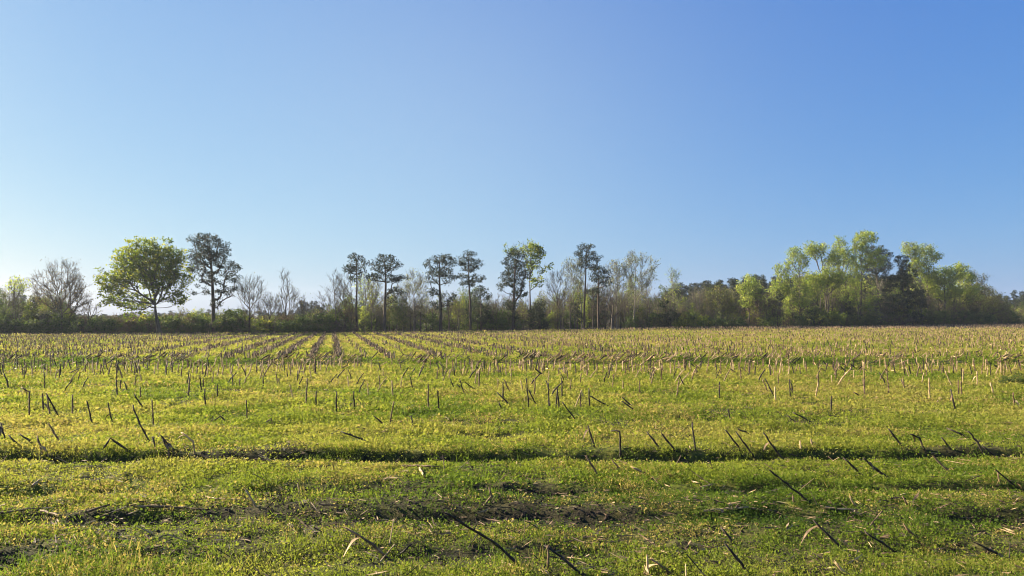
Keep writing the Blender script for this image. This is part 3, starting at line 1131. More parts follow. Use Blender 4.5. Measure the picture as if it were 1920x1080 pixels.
def twigs(starts, dirs, g, per, length, r, droop=0.0, sub=2):
    n = len(starts)
    idx = np.repeat(np.arange(n), per)
    m = len(idx)
    d = dirs[idx] / (np.linalg.norm(dirs[idx], axis=1, keepdims=True) + 1e-6) * 0.9 + rdir(m, g) * 0.75 + np.array([0, 0, 0.35 - droop])
    d /= np.linalg.norm(d, axis=1, keepdims=True)
    L = length * (0.5 + 0.8 * g.random(m))
    A = starts[idx]
    B = A + d * L[:, None]
    P0, P1, R0, R1 = [A], [B], [np.full(m, r)], [np.full(m, r * 0.55)]
    for _ in range(sub):
        t = 0.3 + 0.6 * g.random(m)
        a = A + (B - A) * t[:, None]
        e = d + rdir(m, g) * 0.8
        e /= np.linalg.norm(e, axis=1, keepdims=True)
        P0.append(a)
        P1.append(a + e * (L * 0.5)[:, None])
        R0.append(np.full(m, r * 0.7))
        R1.append(np.full(m, r * 0.4))
    return np.concatenate(P0), np.concatenate(P1), np.concatenate(R0), np.concatenate(R1), np.concatenate([P1[0], *P1[1:]])


KIND = {
    #         tips  bf   up  seg curve shell mind  leaf  per  rad  flat  ll    lw   twig(per,len,r)   base_r tip_r bark
    "pine":  (160, 0.18, 0.7, 0.5, 0.05, 0.2, 0.52, "pine", 46, 0.42, 0.55, 0.26, 0.28, None, 0.17, 0.018, "bark_pine"),
    "cedar": (150, 0.10, 0.5, 0.5, 0.05, 0.25, 0.30, "cedar", 60, 0.38, 0.7, 0.2, 0.35, None, 0.10, 0.012, "bark_pine"),
    "oak":   (165, 0.7, 1.3, 0.5, 0.12, 0.2, 0.58, "oak", 26, 0.46, 0.55, 0.22, 0.75, (2, 0.6, 0.011), 0.21, 0.014, "bark"),
    "spring": (230, 0.7, 1.4, 0.5, 0.15, 0.25, 0.38, "spring", 26, 0.42, 0.8, 0.18, 0.7, (2, 0.6, 0.012), 0.13, 0.013, "bark"),
    "pale":  (150, 0.7, 1.4, 0.5, 0.12, 0.2, 0.34, "pale", 8, 0.42, 0.9, 0.16, 0.6, (3, 0.7, 0.012), 0.10, 0.012, "bark_pale"),
    "bare":  (120, 0.8, 1.4, 0.5, 0.10, 0.2, 0.36, "olive", 2, 0.4, 0.9, 0.11, 0.6, (3, 0.75, 0.012), 0.11, 0.014, "bark"),
    "russet": (170, 0.8, 1.4, 0.5, 0.10, 0.3, 0.42, "rust", 5, 0.45, 0.9, 0.14, 0.6, (3, 0.7, 0.012), 0.12, 0.015, "bark"),
    "olive": (170, 0.6, 1.2, 0.5, 0.15, 0.35, 0.38, "olive", 18, 0.45, 0.9, 0.18, 0.6, (2, 0.7, 0.012), 0.11, 0.013, "bark"),
    "bush":  (150, 0.25, 0.6, 0.4, 0.15, 0.5, 0.24, "bush", 40, 0.34, 0.8, 0.16, 0.7, (2, 0.4, 0.008), 0.05, 0.010, "bark"),
    "briar": (130, 0.25, 0.6, 0.4, 0.15, 0.4, 0.24, "briar", 14, 0.36, 0.8, 0.14, 0.6, (4, 0.6, 0.010), 0.05, 0.010, "twig"),
}


def make_tree(name, kind, trunk, blobs, seed, scale=1.0, tips_mul=1.0, per_mul=1.0, leaf=None, base_r=None, leafsize=1.0):
    """build trunk and crown meshes around local origin; returns (trunk mesh, crown mesh, twig mesh or None)"""
    g = np.random.default_rng(seed)
    nt, bf, up, seg, curve, shell, mind, lf, per, rad, flat, ll, lw, tw, br, tr, bk = KIND[kind]
    leaf = leaf or lf
    area = sum(b[3] * b[5] * b[6] for b in blobs)
    nt = int(np.clip(nt * tips_mul * (area / 9.0) ** 0.8, 14, nt * 2.6))
    tips = ell_tips(blobs, nt, g, shell, mind)
    A, par, cnt, n0 = grow(trunk, tips, bf, up, seg, curve, g, {"oak": 0.72, "bare": 0.3, "russet": 0.4, "pale": 0.3}.get(kind, 0.12))
    P0, P1, R0, R1 = wood(A, par, cnt, n0, base_r or br, tr)
    thick = R0 > 0.05
    V1, F1 = frusta(P0[thick], P1[thick], R0[thick], R1[thick], 8)
    V2, F2 = frusta(P0[~thick], P1[~thick], R0[~thick], R1[~thick], 4)
    tm = mesh_from("trunk", np.vstack([V1, V2]), np.vstack([F1, F2 + len(V1)]), M[bk], smooth=True)
    sites = tips
    twm = None
    if tw:
        # sprays at the branch ends and along the thin limbs
        thin = np.where(R1 < 0.03)[0]
        sel = thin[g.random(len(thin)) < (0.5 if kind in ("bare", "russet", "pale", "briar", "olive") else 0.2)]
        st = np.vstack([tips, P1[sel]])
        ce = A[:n0].mean(0)
        dr = np.vstack([tips - ce, P1[sel] - P0[sel]])
        a, b, r0, r1, ends = twigs(st, dr, g, tw[0], tw[1], tw[2])
        V, F = frusta(a, b, r0, r1, 3)
        twm = mesh_from("twigs", V, F, M["twig" if bk != "bark_pale" else "bark_pale"])
        sites = np.vstack([tips, ends[g.random(len(ends)) < 0.12]])
    V, F, T = foliage(sites, g, max(1, per * per_mul * (len(tips) / len(sites)) ** 0.5), rad * leafsize ** 0.5, flat, ll * leafsize, lw)
    cm = mesh_from("crown", V, F, M[leaf], fattr=T)
    return tm, cm, twm


def place_tree(name, meshes, loc, label, cat, group=None, rot=0.0, scale=(1, 1, 1)):
    o = empty(name, loc)
    o.rotation_euler = (0, 0, rot)
    o.scale = scale
    tag(o, label, cat, group)
    tm, cm, wm = meshes
    t = link("trunk", tm, parent=o)
    link("crown", cm, parent=o)
    if wm is not None:
        link("twigs", wm, parent=t)
    return o


def hero(name, kind, label, cat, off, trunk_px, blobs_px, seed, group=None, **kw):
    """a tree of the photograph: trunk points and crown ellipses read in photo pixels, put at its own distance"""
    bx = trunk_px[0][0]
    Y = edge_depth(bx) + off
    b0 = at_depth(bx, trunk_px[0][1], Y)
    base = np.array([b0[0], Y, gz(b0[0], Y)])
    g = np.random.default_rng(seed + 5000)
    tr = [np.array([0, 0, -0.15])]
    for (px, py) in trunk_px[1:]:
        p = at_depth(px, py, Y) - base
        p[1] += g.normal() * 0.25
        tr.append(p)
    if len(tr) >= 4 and kind in ("oak", "bare", "russet", "pale"):
        tr = tr[:-1]                # the stem breaks up into limbs at the fork
    bl = []
    for b in blobs_px:
        cx, cy, rx, ry = b[:4]
        w = b[4] if len(b) > 4 else 1.0
        c = at_depth(cx, cy, Y) - base
        rX, rZ = rx * Y / FPX, ry * Y / FPX
        bl.append((c[0], g.normal() * 0.3 * rX, c[2], rX, rX * (b[5] if len(b) > 5 else 0.9), rZ, w))
    return place_tree(name, make_tree(name, kind, tr, bl, seed, **kw), Vector(base), label, cat, group)


PINES = "tall pines rising above the wood edge"
BARE = "bare trees along the far edge of the field"
SPRING = "spring green trees in the wood on the right"
T = "tree"
hero("pine_tree", "pine", "tallest dark pine with a broad domed crown beside the round green tree", T, 1.0,
     [(401, 625), (399, 570), (396, 520), (391, 445)],
     [(388, 452, 30, 14), (366, 472, 20, 12), (418, 470, 22, 13), (392, 485, 38, 14, .8), (366, 505, 20, 10, .8), (425, 500, 24, 12, .9), (438, 522, 14, 9),
      (400, 520, 34, 14, .5), (425, 545, 22, 12, .6), (380, 545, 20, 10, .3), (405, 568, 16, 8, .6)], 11, PINES, base_r=0.25, tips_mul=1.15)
hero("broadleaf_tree", "oak", "broad round green tree with forked limbs at the field edge", T, 0.2,
     [(300, 625), (297, 590), (291, 562), (287, 520)],
     [(285, 480, 45, 24), (245, 495, 34, 26), (325, 490, 28, 26), (215, 527, 30, 22), (262, 515, 50, 24, .8), (310, 525, 40, 26, .7), (340, 520, 18, 26, .6),
      (215, 555, 24, 18, .45), (250, 565, 34, 18, .35), (330, 560, 24, 16, .25), (270, 590, 30, 10, .15)], 12, base_r=0.28, tips_mul=1.3, per_mul=1.0)
hero("bare_tree", "russet", "wide russet budding tree with twin trunks near the left edge", T, 1.5,
     [(117, 625), (117, 590), (116, 550), (114, 515)],
     [(113, 515, 30, 22), (88, 535, 24, 24, .9), (138, 540, 22, 26), (112, 555, 40, 26, .8), (150, 575, 16, 16, .4)], 13, BARE)
hero("bare_tree", "bare", "second thin trunk leaning right beside the wide russet tree", T, 2.5,
     [(129, 625), (128, 580), (132, 540)], [(136, 545, 18, 26), (150, 560, 14, 18)], 14, BARE, tips_mul=.7)
hero("spring_tree", "spring", "small lime topped tree poking out of the left pine thicket", T, 12, [(28, 620), (28, 570), (26, 535)],
     [(24, 538, 16, 14), (40, 545, 10, 9, .7)], 15, per_mul=.4)
hero("bare_tree", "bare", "low bare fan shaped tree between russet tree and green tree", T, 3.0, [(168, 622), (168, 600), (167, 580)],
     [(160, 580, 14, 12), (175, 585, 12, 12), (152, 595, 10, 8)], 16, BARE, tips_mul=.7)
hero("bare_tree", "bare", "forked leafless tree just right of the tallest pine", T, 1.0, [(468, 625), (468, 590), (466, 550), (467, 528)],
     [(470, 545, 24, 28), (482, 530, 12, 14), (455, 540, 12, 18), (470, 575, 20, 20, .6)], 17, BARE)
hero("bare_tree", "bare", "short bushy leafless tree with several stems right of the forked one", T, 1.5, [(507, 623), (506, 600), (504, 575)],
     [(505, 572, 16, 20), (495, 580, 12, 16), (517, 580, 12, 16)], 18, BARE)
hero("bare_tree", "bare", "pale pointed leafless tree with a straight trunk left of the saplings", T, 3.0, [(535, 624), (536, 580), (537, 540), (537, 512)],
     [(537, 520, 9, 16), (537, 550, 16, 22), (528, 575, 14, 20), (548, 575, 14, 20)], 19, BARE)
hero("bare_tree", "bare", "faint leafless tree standing behind far low pines", T, 9.0, [(577, 624), (577, 590), (577, 565)],
     [(577, 575, 18, 20)], 20, BARE, tips_mul=.6)
for (q, x, tp, lab) in ((0, 633, 512, "leftmost and tallest"), (1, 645, 535, "second from left"), (2, 654, 522, "rightmost"), (3, 618, 545, "lowest and outermost")):
    hero("bare_sapling", "bare", f"{lab} of the bare saplings left of the thin pine", T, 1.0 + q,
         [(x, 625), (x + [-4, 4, 6, 0][q], 580), (x + [-8, -3, 4, -2][q], tp + 8)],
         [(x - 6, tp + 22, 12, 26), (x, tp + 50, 14, 26, .6)], 30 + q, BARE, tips_mul=.7, base_r=.06)
hero("pine_tree", "pine", "thin straight pine with a small round crown left of the drooping pine", T, 1.0, [(670, 626), (669, 580), (669, 530), (669, 482)],
     [(668, 485, 13, 9), (677, 493, 12, 8), (656, 503, 14, 8), (672, 508, 16, 8, .8), (667, 522, 14, 6, .4)], 40, PINES, base_r=.13, tips_mul=.8)
hero("pine_tree", "pine", "dark pine with layered crown and drooping lower limb", T, 0.5, [(720, 625), (721, 580), (722, 530), (721, 482)],
     [(722, 484, 15, 10), (736, 496, 14, 8), (706, 497, 12, 9), (722, 503, 18, 9), (700, 519, 16, 7), (746, 523, 18, 6), (724, 520, 16, 8, .7), (742, 546, 16, 7), (736, 560, 10, 5)], 41, PINES, base_r=.2, tips_mul=1.0)
hero("budding_tree", "pale", "yellow budding tree behind the thin small crowned pine", T, 4.0, [(684, 624), (685, 580), (684, 545)],
     [(682, 540, 18, 20), (690, 565, 18, 24, .8)], 42, leaf="spring", per_mul=.8)
hero("budding_tree", "pale", "pale budding tree between drooping pine and twin stemmed pine", T, 3.0, [(776, 624), (776, 580), (776, 540)],
     [(776, 530, 18, 20), (762, 555, 18, 24), (790, 550, 16, 24), (776, 585, 26, 20, .5)], 43)
hero("budding_tree", "pale", "slim pale tree right behind the drooping pine trunk", T, 5.0, [(697, 624), (699, 580), (700, 545)],
     [(700, 548, 14, 22), (705, 575, 16, 20)], 44)
hero("pine_tree", "pine", "twin stemmed pine with a wide dark crown", T, 0.5, [(826, 624), (826, 580), (824, 535), (824, 484)],
     [(828, 486, 22, 10), (810, 497, 14, 11), (842, 496, 13, 11), (824, 510, 24, 10, .8), (840, 524, 14, 8, .7), (808, 525, 12, 7, .6), (812, 548, 16, 6, .6), (842, 556, 16, 7, .8), (826, 570, 18, 8, .5)], 45, PINES, base_r=.2)
hero("pine_tree", "pine", "slender pine with a slightly curved trunk beside the twin stemmed pine", T, 0.5, [(882, 624), (882, 570), (879, 525), (879, 478)],
     [(880, 480, 13, 10), (868, 490, 12, 8), (892, 493, 12, 9), (880, 502, 16, 8), (900, 498, 8, 5), (866, 518, 12, 5), (894, 522, 13, 6), (880, 530, 16, 6, .7)], 46, PINES, base_r=.16)
hero("pine_tree", "pine", "short dark pine under the curved pine, needled almost to its foot", T, 1.0, [(902, 624), (902, 580), (901, 545)],
     [(901, 546, 14, 9), (910, 556, 10, 8), (893, 560, 9, 8), (902, 580, 15, 12, .8), (900, 600, 14, 10, .5)], 47, PINES, base_r=.1)
hero("pine_tree", "pine", "dark many tiered pine left of the green topped slender tree", T, 0.5, [(962, 621), (963, 570), (965, 520), (967, 478)],
     [(966, 480, 14, 12), (954, 492, 12, 10), (978, 490, 12, 12), (966, 508, 20, 12), (946, 520, 11, 8), (984, 514, 12, 10), (966, 530, 20, 10, .9), (942, 535, 11, 7), (974, 550, 16, 9, .8), (958, 572, 14, 9, .7), (965, 592, 12, 8, .5)], 48, PINES, base_r=.2, tips_mul=1.15)
hero("broadleaf_tree", "oak", "slender tree with a bright green top right of the tiered pine", T, 3.0, [(995, 621), (994, 570), (993, 520), (993, 485)],
     [(993, 466, 20, 9), (1008, 475, 12, 14), (960, 470, 12, 8), (982, 470, 14, 9), (1018, 506, 12, 8, .7), (1005, 530, 12, 10, .3), (998, 495, 14, 14, .3)], 49, base_r=.15)
hero("pine_tree", "cedar", "low dark cedar with a broad base right of the green topped tree", T, 0.5, [(1012, 620), (1012, 590), (1012, 562)],
     [(1012, 568, 8, 10), (1012, 585, 13, 14), (1014, 605, 18, 12)], 50)
hero("pine_tree", "cedar", "small dark cedar tucked left of the broad based one", T, 1.0, [(1000, 621), (1000, 600), (1000, 580)],
     [(1000, 588, 9, 12), (999, 605, 12, 11)], 51)
hero("bare_tree", "bare", "grey leafless tree standing clear left of the tall thin pine", T, 1.0, [(1046, 620), (1046, 580), (1044, 540), (1044, 520)],
     [(1044, 522, 14, 12), (1036, 540, 12, 18), (1056, 545, 12, 22), (1046, 570, 16, 18, .6)], 52, BARE)
hero("budding_tree", "pale", "pale forked tree rising left behind the tall thin pine", T, 1.5, [(1091, 619), (1090, 570), (1080, 535), (1074, 505)],
     [(1074, 500, 14, 12), (1064, 510, 10, 14), (1086, 510, 12, 16), (1078, 530, 16, 16, .7)], 53, per_mul=1.2)
hero("pine_tree", "pine", "tall thin pine with a small high crown between pale trees", T, 0.5, [(1095, 619), (1096, 570), (1098, 520), (1099, 465)],
     [(1099, 465, 12, 7), (1090, 475, 12, 7), (1109, 477, 12, 8), (1120, 485, 9, 5), (1100, 486, 16, 7), (1108, 498, 14, 5, .5), (1092, 495, 10, 5, .4)], 54, PINES, base_r=.14)
hero("pine_tree", "pine", "squat dark pine with a flat crown right of the tall thin pine", T, 0.5, [(1122, 619), (1122, 570), (1123, 510)],
     [(1120, 506, 14, 8), (1135, 512, 12, 8), (1110, 515, 8, 6), (1126, 522, 20, 8), (1138, 532, 10, 5), (1115, 545, 14, 5, .5)], 55, PINES, base_r=.14)
hero("budding_tree", "pale", "pale leafing tree left of the tallest pale one", T, 2.0, [(1156, 618), (1156, 570), (1158, 520)],
     [(1152, 505, 14, 12), (1165, 515, 14, 16), (1148, 530, 12, 16), (1160, 550, 18, 20, .7)], 56, per_mul=1.3)
hero("budding_tree", "pale", "tallest pale leafing tree with a wide loose crown in mid wood", T, 1.5, [(1188, 618), (1190, 570), (1190, 530), (1188, 490)],
     [(1186, 486, 10, 14), (1200, 495, 14, 14), (1180, 510, 12, 16), (1222, 500, 8, 12, .8), (1212, 518, 16, 14), (1192, 535, 26, 16, .8), (1195, 560, 28, 16, .5)], 57, per_mul=1.7)
hero("bare_tree", "bare", "stout dark leafless trunk below the pale leafing trees", T, 0.3, [(1148, 619), (1149, 590), (1150, 555)],
     [(1148, 560, 20, 18), (1160, 575, 16, 14), (1138, 580, 12, 12)], 58, BARE, base_r=.2)
hero("budding_tree", "pale", "narrow yellowish spire of a tree above the dark cedar", T, 6, [(1263, 614), (1262, 570), (1261, 520)],
     [(1260, 515, 5, 12), (1269, 520, 5, 12), (1262, 540, 10, 18), (1264, 570, 14, 20, .8)], 59, leaf="spring", per_mul=1.0)
hero("pine_tree", "cedar", "dark round cedar left of the bright green hedge", T, 0.3, [(1252, 616), (1251, 595), (1248, 570)],
     [(1247, 574, 9, 10), (1253, 592, 17, 12), (1250, 606, 14, 8)], 60)
# the right hand wood
hero("spring_tree", "spring", "lime green young tree left of the right hand wood", T, 3, [(1404, 612), (1406, 580), (1406, 545)],
     [(1408, 535, 14, 14), (1394, 543, 10, 10), (1416, 550, 14, 12), (1400, 565, 16, 12, .6)], 61, SPRING)
hero("spring_tree", "spring", "narrow lime spire at the left end of the right hand wood", T, 3, [(1462, 612), (1462, 570), (1460, 520)],
     [(1459, 512, 7, 16), (1472, 520, 7, 14), (1462, 545, 16, 18, .9)], 62, SPRING)
hero("spring_tree", "spring", "rounded lime tree with a clear dome second from the wood's left end", T, 2, [(1500, 612), (1502, 570), (1500, 510)],
     [(1484, 570, 18, 18, .6), (1494, 482, 14, 16), (1506, 492, 10, 14), (1482, 498, 10, 12), (1496, 520, 14, 18, .4), (1495, 555, 18, 24, .7)], 63, SPRING, per_mul=.8)
hero("spring_tree", "spring", "open crowned lime tree with crooked dark limbs left of the wide one", T, 2.5, [(1538, 612), (1538, 560), (1537, 510)],
     [(1530, 474, 15, 12), (1516, 470, 10, 10), (1545, 468, 8, 10), (1560, 488, 14, 14), (1548, 495, 14, 10, .5)], 64, SPRING, per_mul=.8)
hero("spring_tree", "spring", "wide yellow green tree with its leaves low in the wood", T, 0.6, [(1545, 612), (1550, 570), (1552, 530)],
     [(1535, 530, 22, 18), (1560, 518, 24, 14), (1524, 550, 14, 16), (1570, 530, 14, 14)], 65, SPRING, tips_mul=1.1)
hero("spring_tree", "spring", "tall feathery spring tree left of the tallest one", T, 3, [(1578, 612), (1577, 560), (1576, 490)],
     [(1582, 555, 22, 20, .6), (1596, 525, 14, 16, .6), (1578, 460, 14, 16), (1572, 485, 18, 16), (1588, 490, 12, 20), (1580, 520, 16, 16, .5)], 66, SPRING, per_mul=.8, base_r=.16)
hero("spring_tree", "spring", "tallest spring green tree in front of the domed dark pine", T, 2, [(1612, 612), (1612, 560), (1614, 500)],
     [(1620, 450, 22, 13), (1612, 470, 16, 14), (1608, 500, 14, 20), (1634, 490, 22, 18, .9), (1610, 540, 14, 18, .6), (1618, 572, 12, 10, .6)], 67, SPRING, base_r=.18)
hero("pine_tree", "pine", "massive domed dark pine behind the tallest spring tree", T, 5, [(1648, 612), (1648, 560), (1642, 500), (1640, 470)],
     [(1636, 470, 22, 10), (1655, 480, 18, 12), (1645, 500, 26, 18), (1650, 535, 34, 20), (1648, 570, 34, 18, .9)], 68, PINES, base_r=.25, tips_mul=1.5)
hero("pine_tree", "cedar", "black green pine reaching to the ground right of the domed one", T, 1.5, [(1695, 611), (1695, 560), (1693, 490)],
     [(1693, 488, 12, 12), (1700, 510, 18, 14), (1688, 528, 26, 16), (1715, 545, 22, 16), (1695, 565, 38, 18), (1690, 595, 44, 16)], 69, PINES, base_r=.25, tips_mul=1.5, leafsize=1.2)
hero("spring_tree", "spring", "feathery lime tree peeping over the black green pine", T, 6, [(1712, 612), (1712, 560), (1710, 490)],
     [(1706, 470, 12, 14), (1718, 478, 8, 18), (1712, 505, 12, 18, .8)], 70, SPRING, per_mul=.7)
hero("spring_tree", "spring", "spring tree with a limb reaching right past the black green pine", T, 5, [(1738, 610), (1738, 560), (1737, 500)],
     [(1742, 535, 18, 20, .7), (1722, 495, 12, 16, .7), (1738, 474, 14, 14), (1750, 485, 12, 8), (1756, 484, 8, 6), (1732, 505, 14, 20, .8)], 71, SPRING, per_mul=.8)
hero("spring_tree", "spring", "broad lime green tree filling the wood right of the pines", T, 3, [(1772, 610), (1774, 570), (1772, 530)],
     [(1765, 520, 24, 16), (1786, 515, 18, 14), (1752, 535, 16, 16), (1775, 545, 28, 18, .9)], 72, SPRING, tips_mul=1.1)
hero("spring_tree", "spring", "lime tree with pale leaning trunk near the right edge", T, 3.5, [(1796, 609), (1789, 570), (1798, 525)],
     [(1815, 550, 20, 18, .7), (1802, 507, 12, 10), (1808, 525, 16, 14), (1795, 545, 16, 14, .8)], 73, SPRING, base_r=.12)
hero("bare_tree", "olive", "thin grey green tree above the olive thicket near the right edge", T, 4, [(1826, 609), (1826, 570), (1824, 530)],
     [(1822, 522, 12, 10), (1836, 530, 8, 10), (1842, 522, 7, 6)], 74, BARE, per_mul=.6)
hero("bare_tree", "olive", "wide olive brown thicket tree at the right end of the wood", T, 2, [(1832, 609), (1834, 580), (1836, 560)],
     [(1825, 552, 26, 18), (1855, 558, 28, 18), (1870, 578, 20, 18), (1830, 580, 30, 18), (1800, 570, 22, 18, .7)], 75, tips_mul=1.2, per_mul=1.0)
hero("bare_tree", "olive", "lower brown thicket tree rounding off the wood's right end", T, 3, [(1872, 608), (1872, 590), (1870, 570)],
     [(1868, 572, 20, 18), (1882, 582, 14, 16), (1860, 590, 22, 14)], 76, per_mul=.8)
hero("bare_tree", "briar", "brown leafless tree crowded below the rounded lime tree", T, 1.0, [(1436, 612), (1436, 590), (1434, 560)],
     [(1434, 565, 22, 22), (1450, 580, 18, 18), (1420, 580, 18, 18)], 77, BARE)
hero("bare_tree", "olive", "brown budding tree right of the bright green hedge", T, 2, [(1356, 613), (1356, 585), (1354, 555)],
     [(1352, 556, 22, 16), (1370, 570, 18, 18), (1336, 570, 16, 18)], 78, BARE, per_mul=.8)
hero("bare_tree", "pale", "white stemmed leafless tree left of the brown budding tree", T, 5, [(1310, 614), (1311, 590), (1310, 560)],
     [(1310, 560, 16, 20), (1298, 575, 12, 16), (1322, 575, 12, 16)], 79, BARE, per_mul=.4)

# shrubs and hedges at the foot of the wood: each read from the photograph
for k, (kind, leaf, off, x, blobs, lab) in enumerate((
    ("bush", None, 0.5, 175, [(150, 612, 22, 12), (185, 610, 26, 13), (205, 614, 16, 10)], "dark green rounded shrub between the russet tree and the green tree"),
    ("briar", None, 2.0, 228, [(225, 608, 22, 14), (245, 612, 20, 12)], "orange brown bramble bush under the green tree"),
    ("briar", None, 1.6, 270, [(262, 612, 18, 12), (282, 615, 14, 10)], "grey brown bramble bush at the green tree's foot"),
    ("bush", "oak", 3.0, 362, [(360, 604, 16, 13), (374, 612, 12, 10)], "yellow green bush left of the tallest pine's foot"),
    ("bush", None, 0.8, 432, [(430, 603, 22, 18), (445, 610, 16, 14), (418, 612, 14, 12)], "tall dense green bush right of the tallest pine's foot"),
    ("bush", None, 0.5, 560, [(545, 614, 22, 10), (575, 614, 20, 10)], "low dark shrub under the pale pointed tree"),
    ("briar", None, 0.4, 622, [(612, 615, 16, 10), (632, 617, 12, 8)], "dark leafless bramble left of the bare saplings"),
    ("bush", "oak", 1.5, 1036, [(1036, 606, 10, 12)], "small bright bush right of the low dark cedar"),
    ("bush", "oak", 0.4, 1292, [(1285, 601, 18, 9), (1310, 604, 20, 8), (1275, 607, 12, 7)], "bright green hedge right of the dark cedar"),
    ("bush", None, 0.5, 1345, [(1335, 605, 20, 8), (1365, 605, 22, 8), (1382, 607, 12, 6)], "darker low hedge continuing right of the bright one"),
    ("bush", None, 0.5, 1505, [(1500, 604, 16, 9), (1512, 608, 12, 6)], "small green bush under the rounded lime tree"),
    ("bush", "oak", 0.4, 1550, [(1545, 598, 26, 14), (1565, 600, 18, 12), (1525, 604, 14, 9)], "big rounded green bush under the wide yellow green tree"),
    ("bush", None, 0.6, 1622, [(1615, 604, 20, 9), (1640, 604, 16, 9)], "dark bush under the tallest spring green tree"),
    ("briar", None, 0.4, 1672, [(1665, 600, 20, 12), (1690, 602, 18, 10)], "brown bramble in front of the black green pine"),
    ("bush", None, 0.5, 1745, [(1735, 595, 24, 14), (1760, 598, 22, 12)], "dark green bush right of the black green pine"),
    ("bush", None, 0.6, 1815, [(1800, 596, 24, 12), (1830, 598, 24, 10), (1850, 600, 18, 8)], "long dark bush below the olive thicket"),
    ("bush", None, 0.8, 20, [(10, 612, 26, 14), (45, 614, 22, 12)], "dark hedge bush at the far left edge"),
    ("bush", None, 0.8, 95, [(80, 614, 22, 12), (110, 615, 18, 11)], "dark hedge bush under the russet tree"),
    ("bush", "oak", 1.5, 485, [(480, 610, 16, 12), (500, 614, 14, 10)], "mid green bush below the forked bare tree"),
    ("bush", None, 1.5, 330, [(325, 606, 14, 14), (340, 612, 12, 10)], "olive green bush right of the green tree's trunk"),
)):
    hero("bush", kind, lab, "bush", off, [(x, 626 if x < 700 else 616), (x, 612)], blobs, 100 + k, "bushes at the foot of the wood", leaf=leaf)


# the thicket along the wood edge: saplings and shrubs one can tell apart, copies of a few kinds
def column_blobs(h, w, low=0.12, n=4, g=rng):
    out = []
    for i in range(n):
        t = low + (1 - low) * (i + 0.5) / n
        r = w * (0.55 + 0.6 * math.sin(math.pi * min(1, 0.25 + 0.75 * t))) * (1.05 - 0.5 * t)
        out.append((g.normal() * w * 0.2, g.normal() * w * 0.2, h * t, r, r, h * (1 - low) / n * 0.8, 1.0))
    return out


def proto(kind, h, w, seed, n, low=0.15, **kw):
    g = np.random.default_rng(seed)
    tr = [np.array([0, 0, -0.2]), np.array([g.normal() * 0.15, g.normal() * 0.15, h * 0.5]), np.array([g.normal() * 0.3, g.normal() * 0.3, h * 0.93])]
    return make_tree("p", kind, tr, column_blobs(h, w, low, n, g), seed, **kw)


PROTO = {
    "pole": [proto("bare", 6, 1.0, 680 + i, 4, .5, tips_mul=.5, per_mul=2.0, base_r=.11) for i in range(4)],
    "leafless": [proto("bare" if i % 2 else "pale", 6, 1.5, 600 + i, 4, .32, tips_mul=.7, per_mul=.3, base_r=.10) for i in range(4)],
    "olive": [proto("olive", 6, 1.55, 610 + i, 4, .3, tips_mul=.75, per_mul=.9, base_r=.10) for i in range(4)],
    "green": [proto("olive", 6, 1.6, 620 + i, 4, .25, tips_mul=.8, per_mul=1.2, leaf=["bush", "oak", "bush"][i], base_r=.08) for i in range(3)],
    "lime": [proto("spring", 6, 1.2, 630 + i, 4, tips_mul=.7, per_mul=.6, base_r=.07) for i in range(3)],
    "pine": [proto("pine", 6, 1.1, 640 + i, 4, .25, tips_mul=.75, base_r=.1) for i in range(2)],
    "shrub": [proto("bush", 2.2, 1.5, 650 + i, 2, .1, tips_mul=.8, per_mul=.8) for i in range(3)],
    "twiggy": [proto("briar", 2.4, 1.4, 660 + i, 2, .1, tips_mul=.8, leaf=["briar", "olive", "briar"][i]) for i in range(3)],
    "tallpine": [proto("pine", 13, 2.5, 670 + i, 5, .35, tips_mul=.9, per_mul=1.0, base_r=.2, leafsize=1.4) for i in range(4)],
}
WORD = {"pole": "slim trunked tree with a thin high crown", "leafless": "grey leafless sapling", "olive": "sapling with sparse olive leaves", "green": "dull green sapling", "lime": "fresh lime green sapling",
        "pine": "young dark pine", "shrub": "low dark green shrub", "twiggy": "low brown twiggy shrub"}
NAME = {"pole": "slim_tree", "leafless": "sapling", "olive": "sapling", "green": "sapling", "lime": "sapling", "pine": "young_pine", "shrub": "shrub", "twiggy": "shrub"}
CATG = {"pole": "tree", "leafless": "sapling", "olive": "sapling", "green": "sapling", "lime": "sapling", "pine": "pine", "shrub": "shrub", "twiggy": "shrub"}
TOPX = np.array([-300, 0, 60, 128, 140, 205, 225, 330, 350, 450, 470, 600, 620, 760, 920, 1050, 1070, 1230, 1250, 1380, 1400, 1490, 1510, 1740, 1760, 1850, 1880, 2300], float)
TOPY = np.array([545, 548, 552, 560, 602, 602, 594, 590, 584, 584, 596, 592, 564, 556, 552, 558, 540, 536, 552, 556, 546, 536, 524, 528, 545, 553, 568, 580], float)
gt = np.random.default_rng(55)
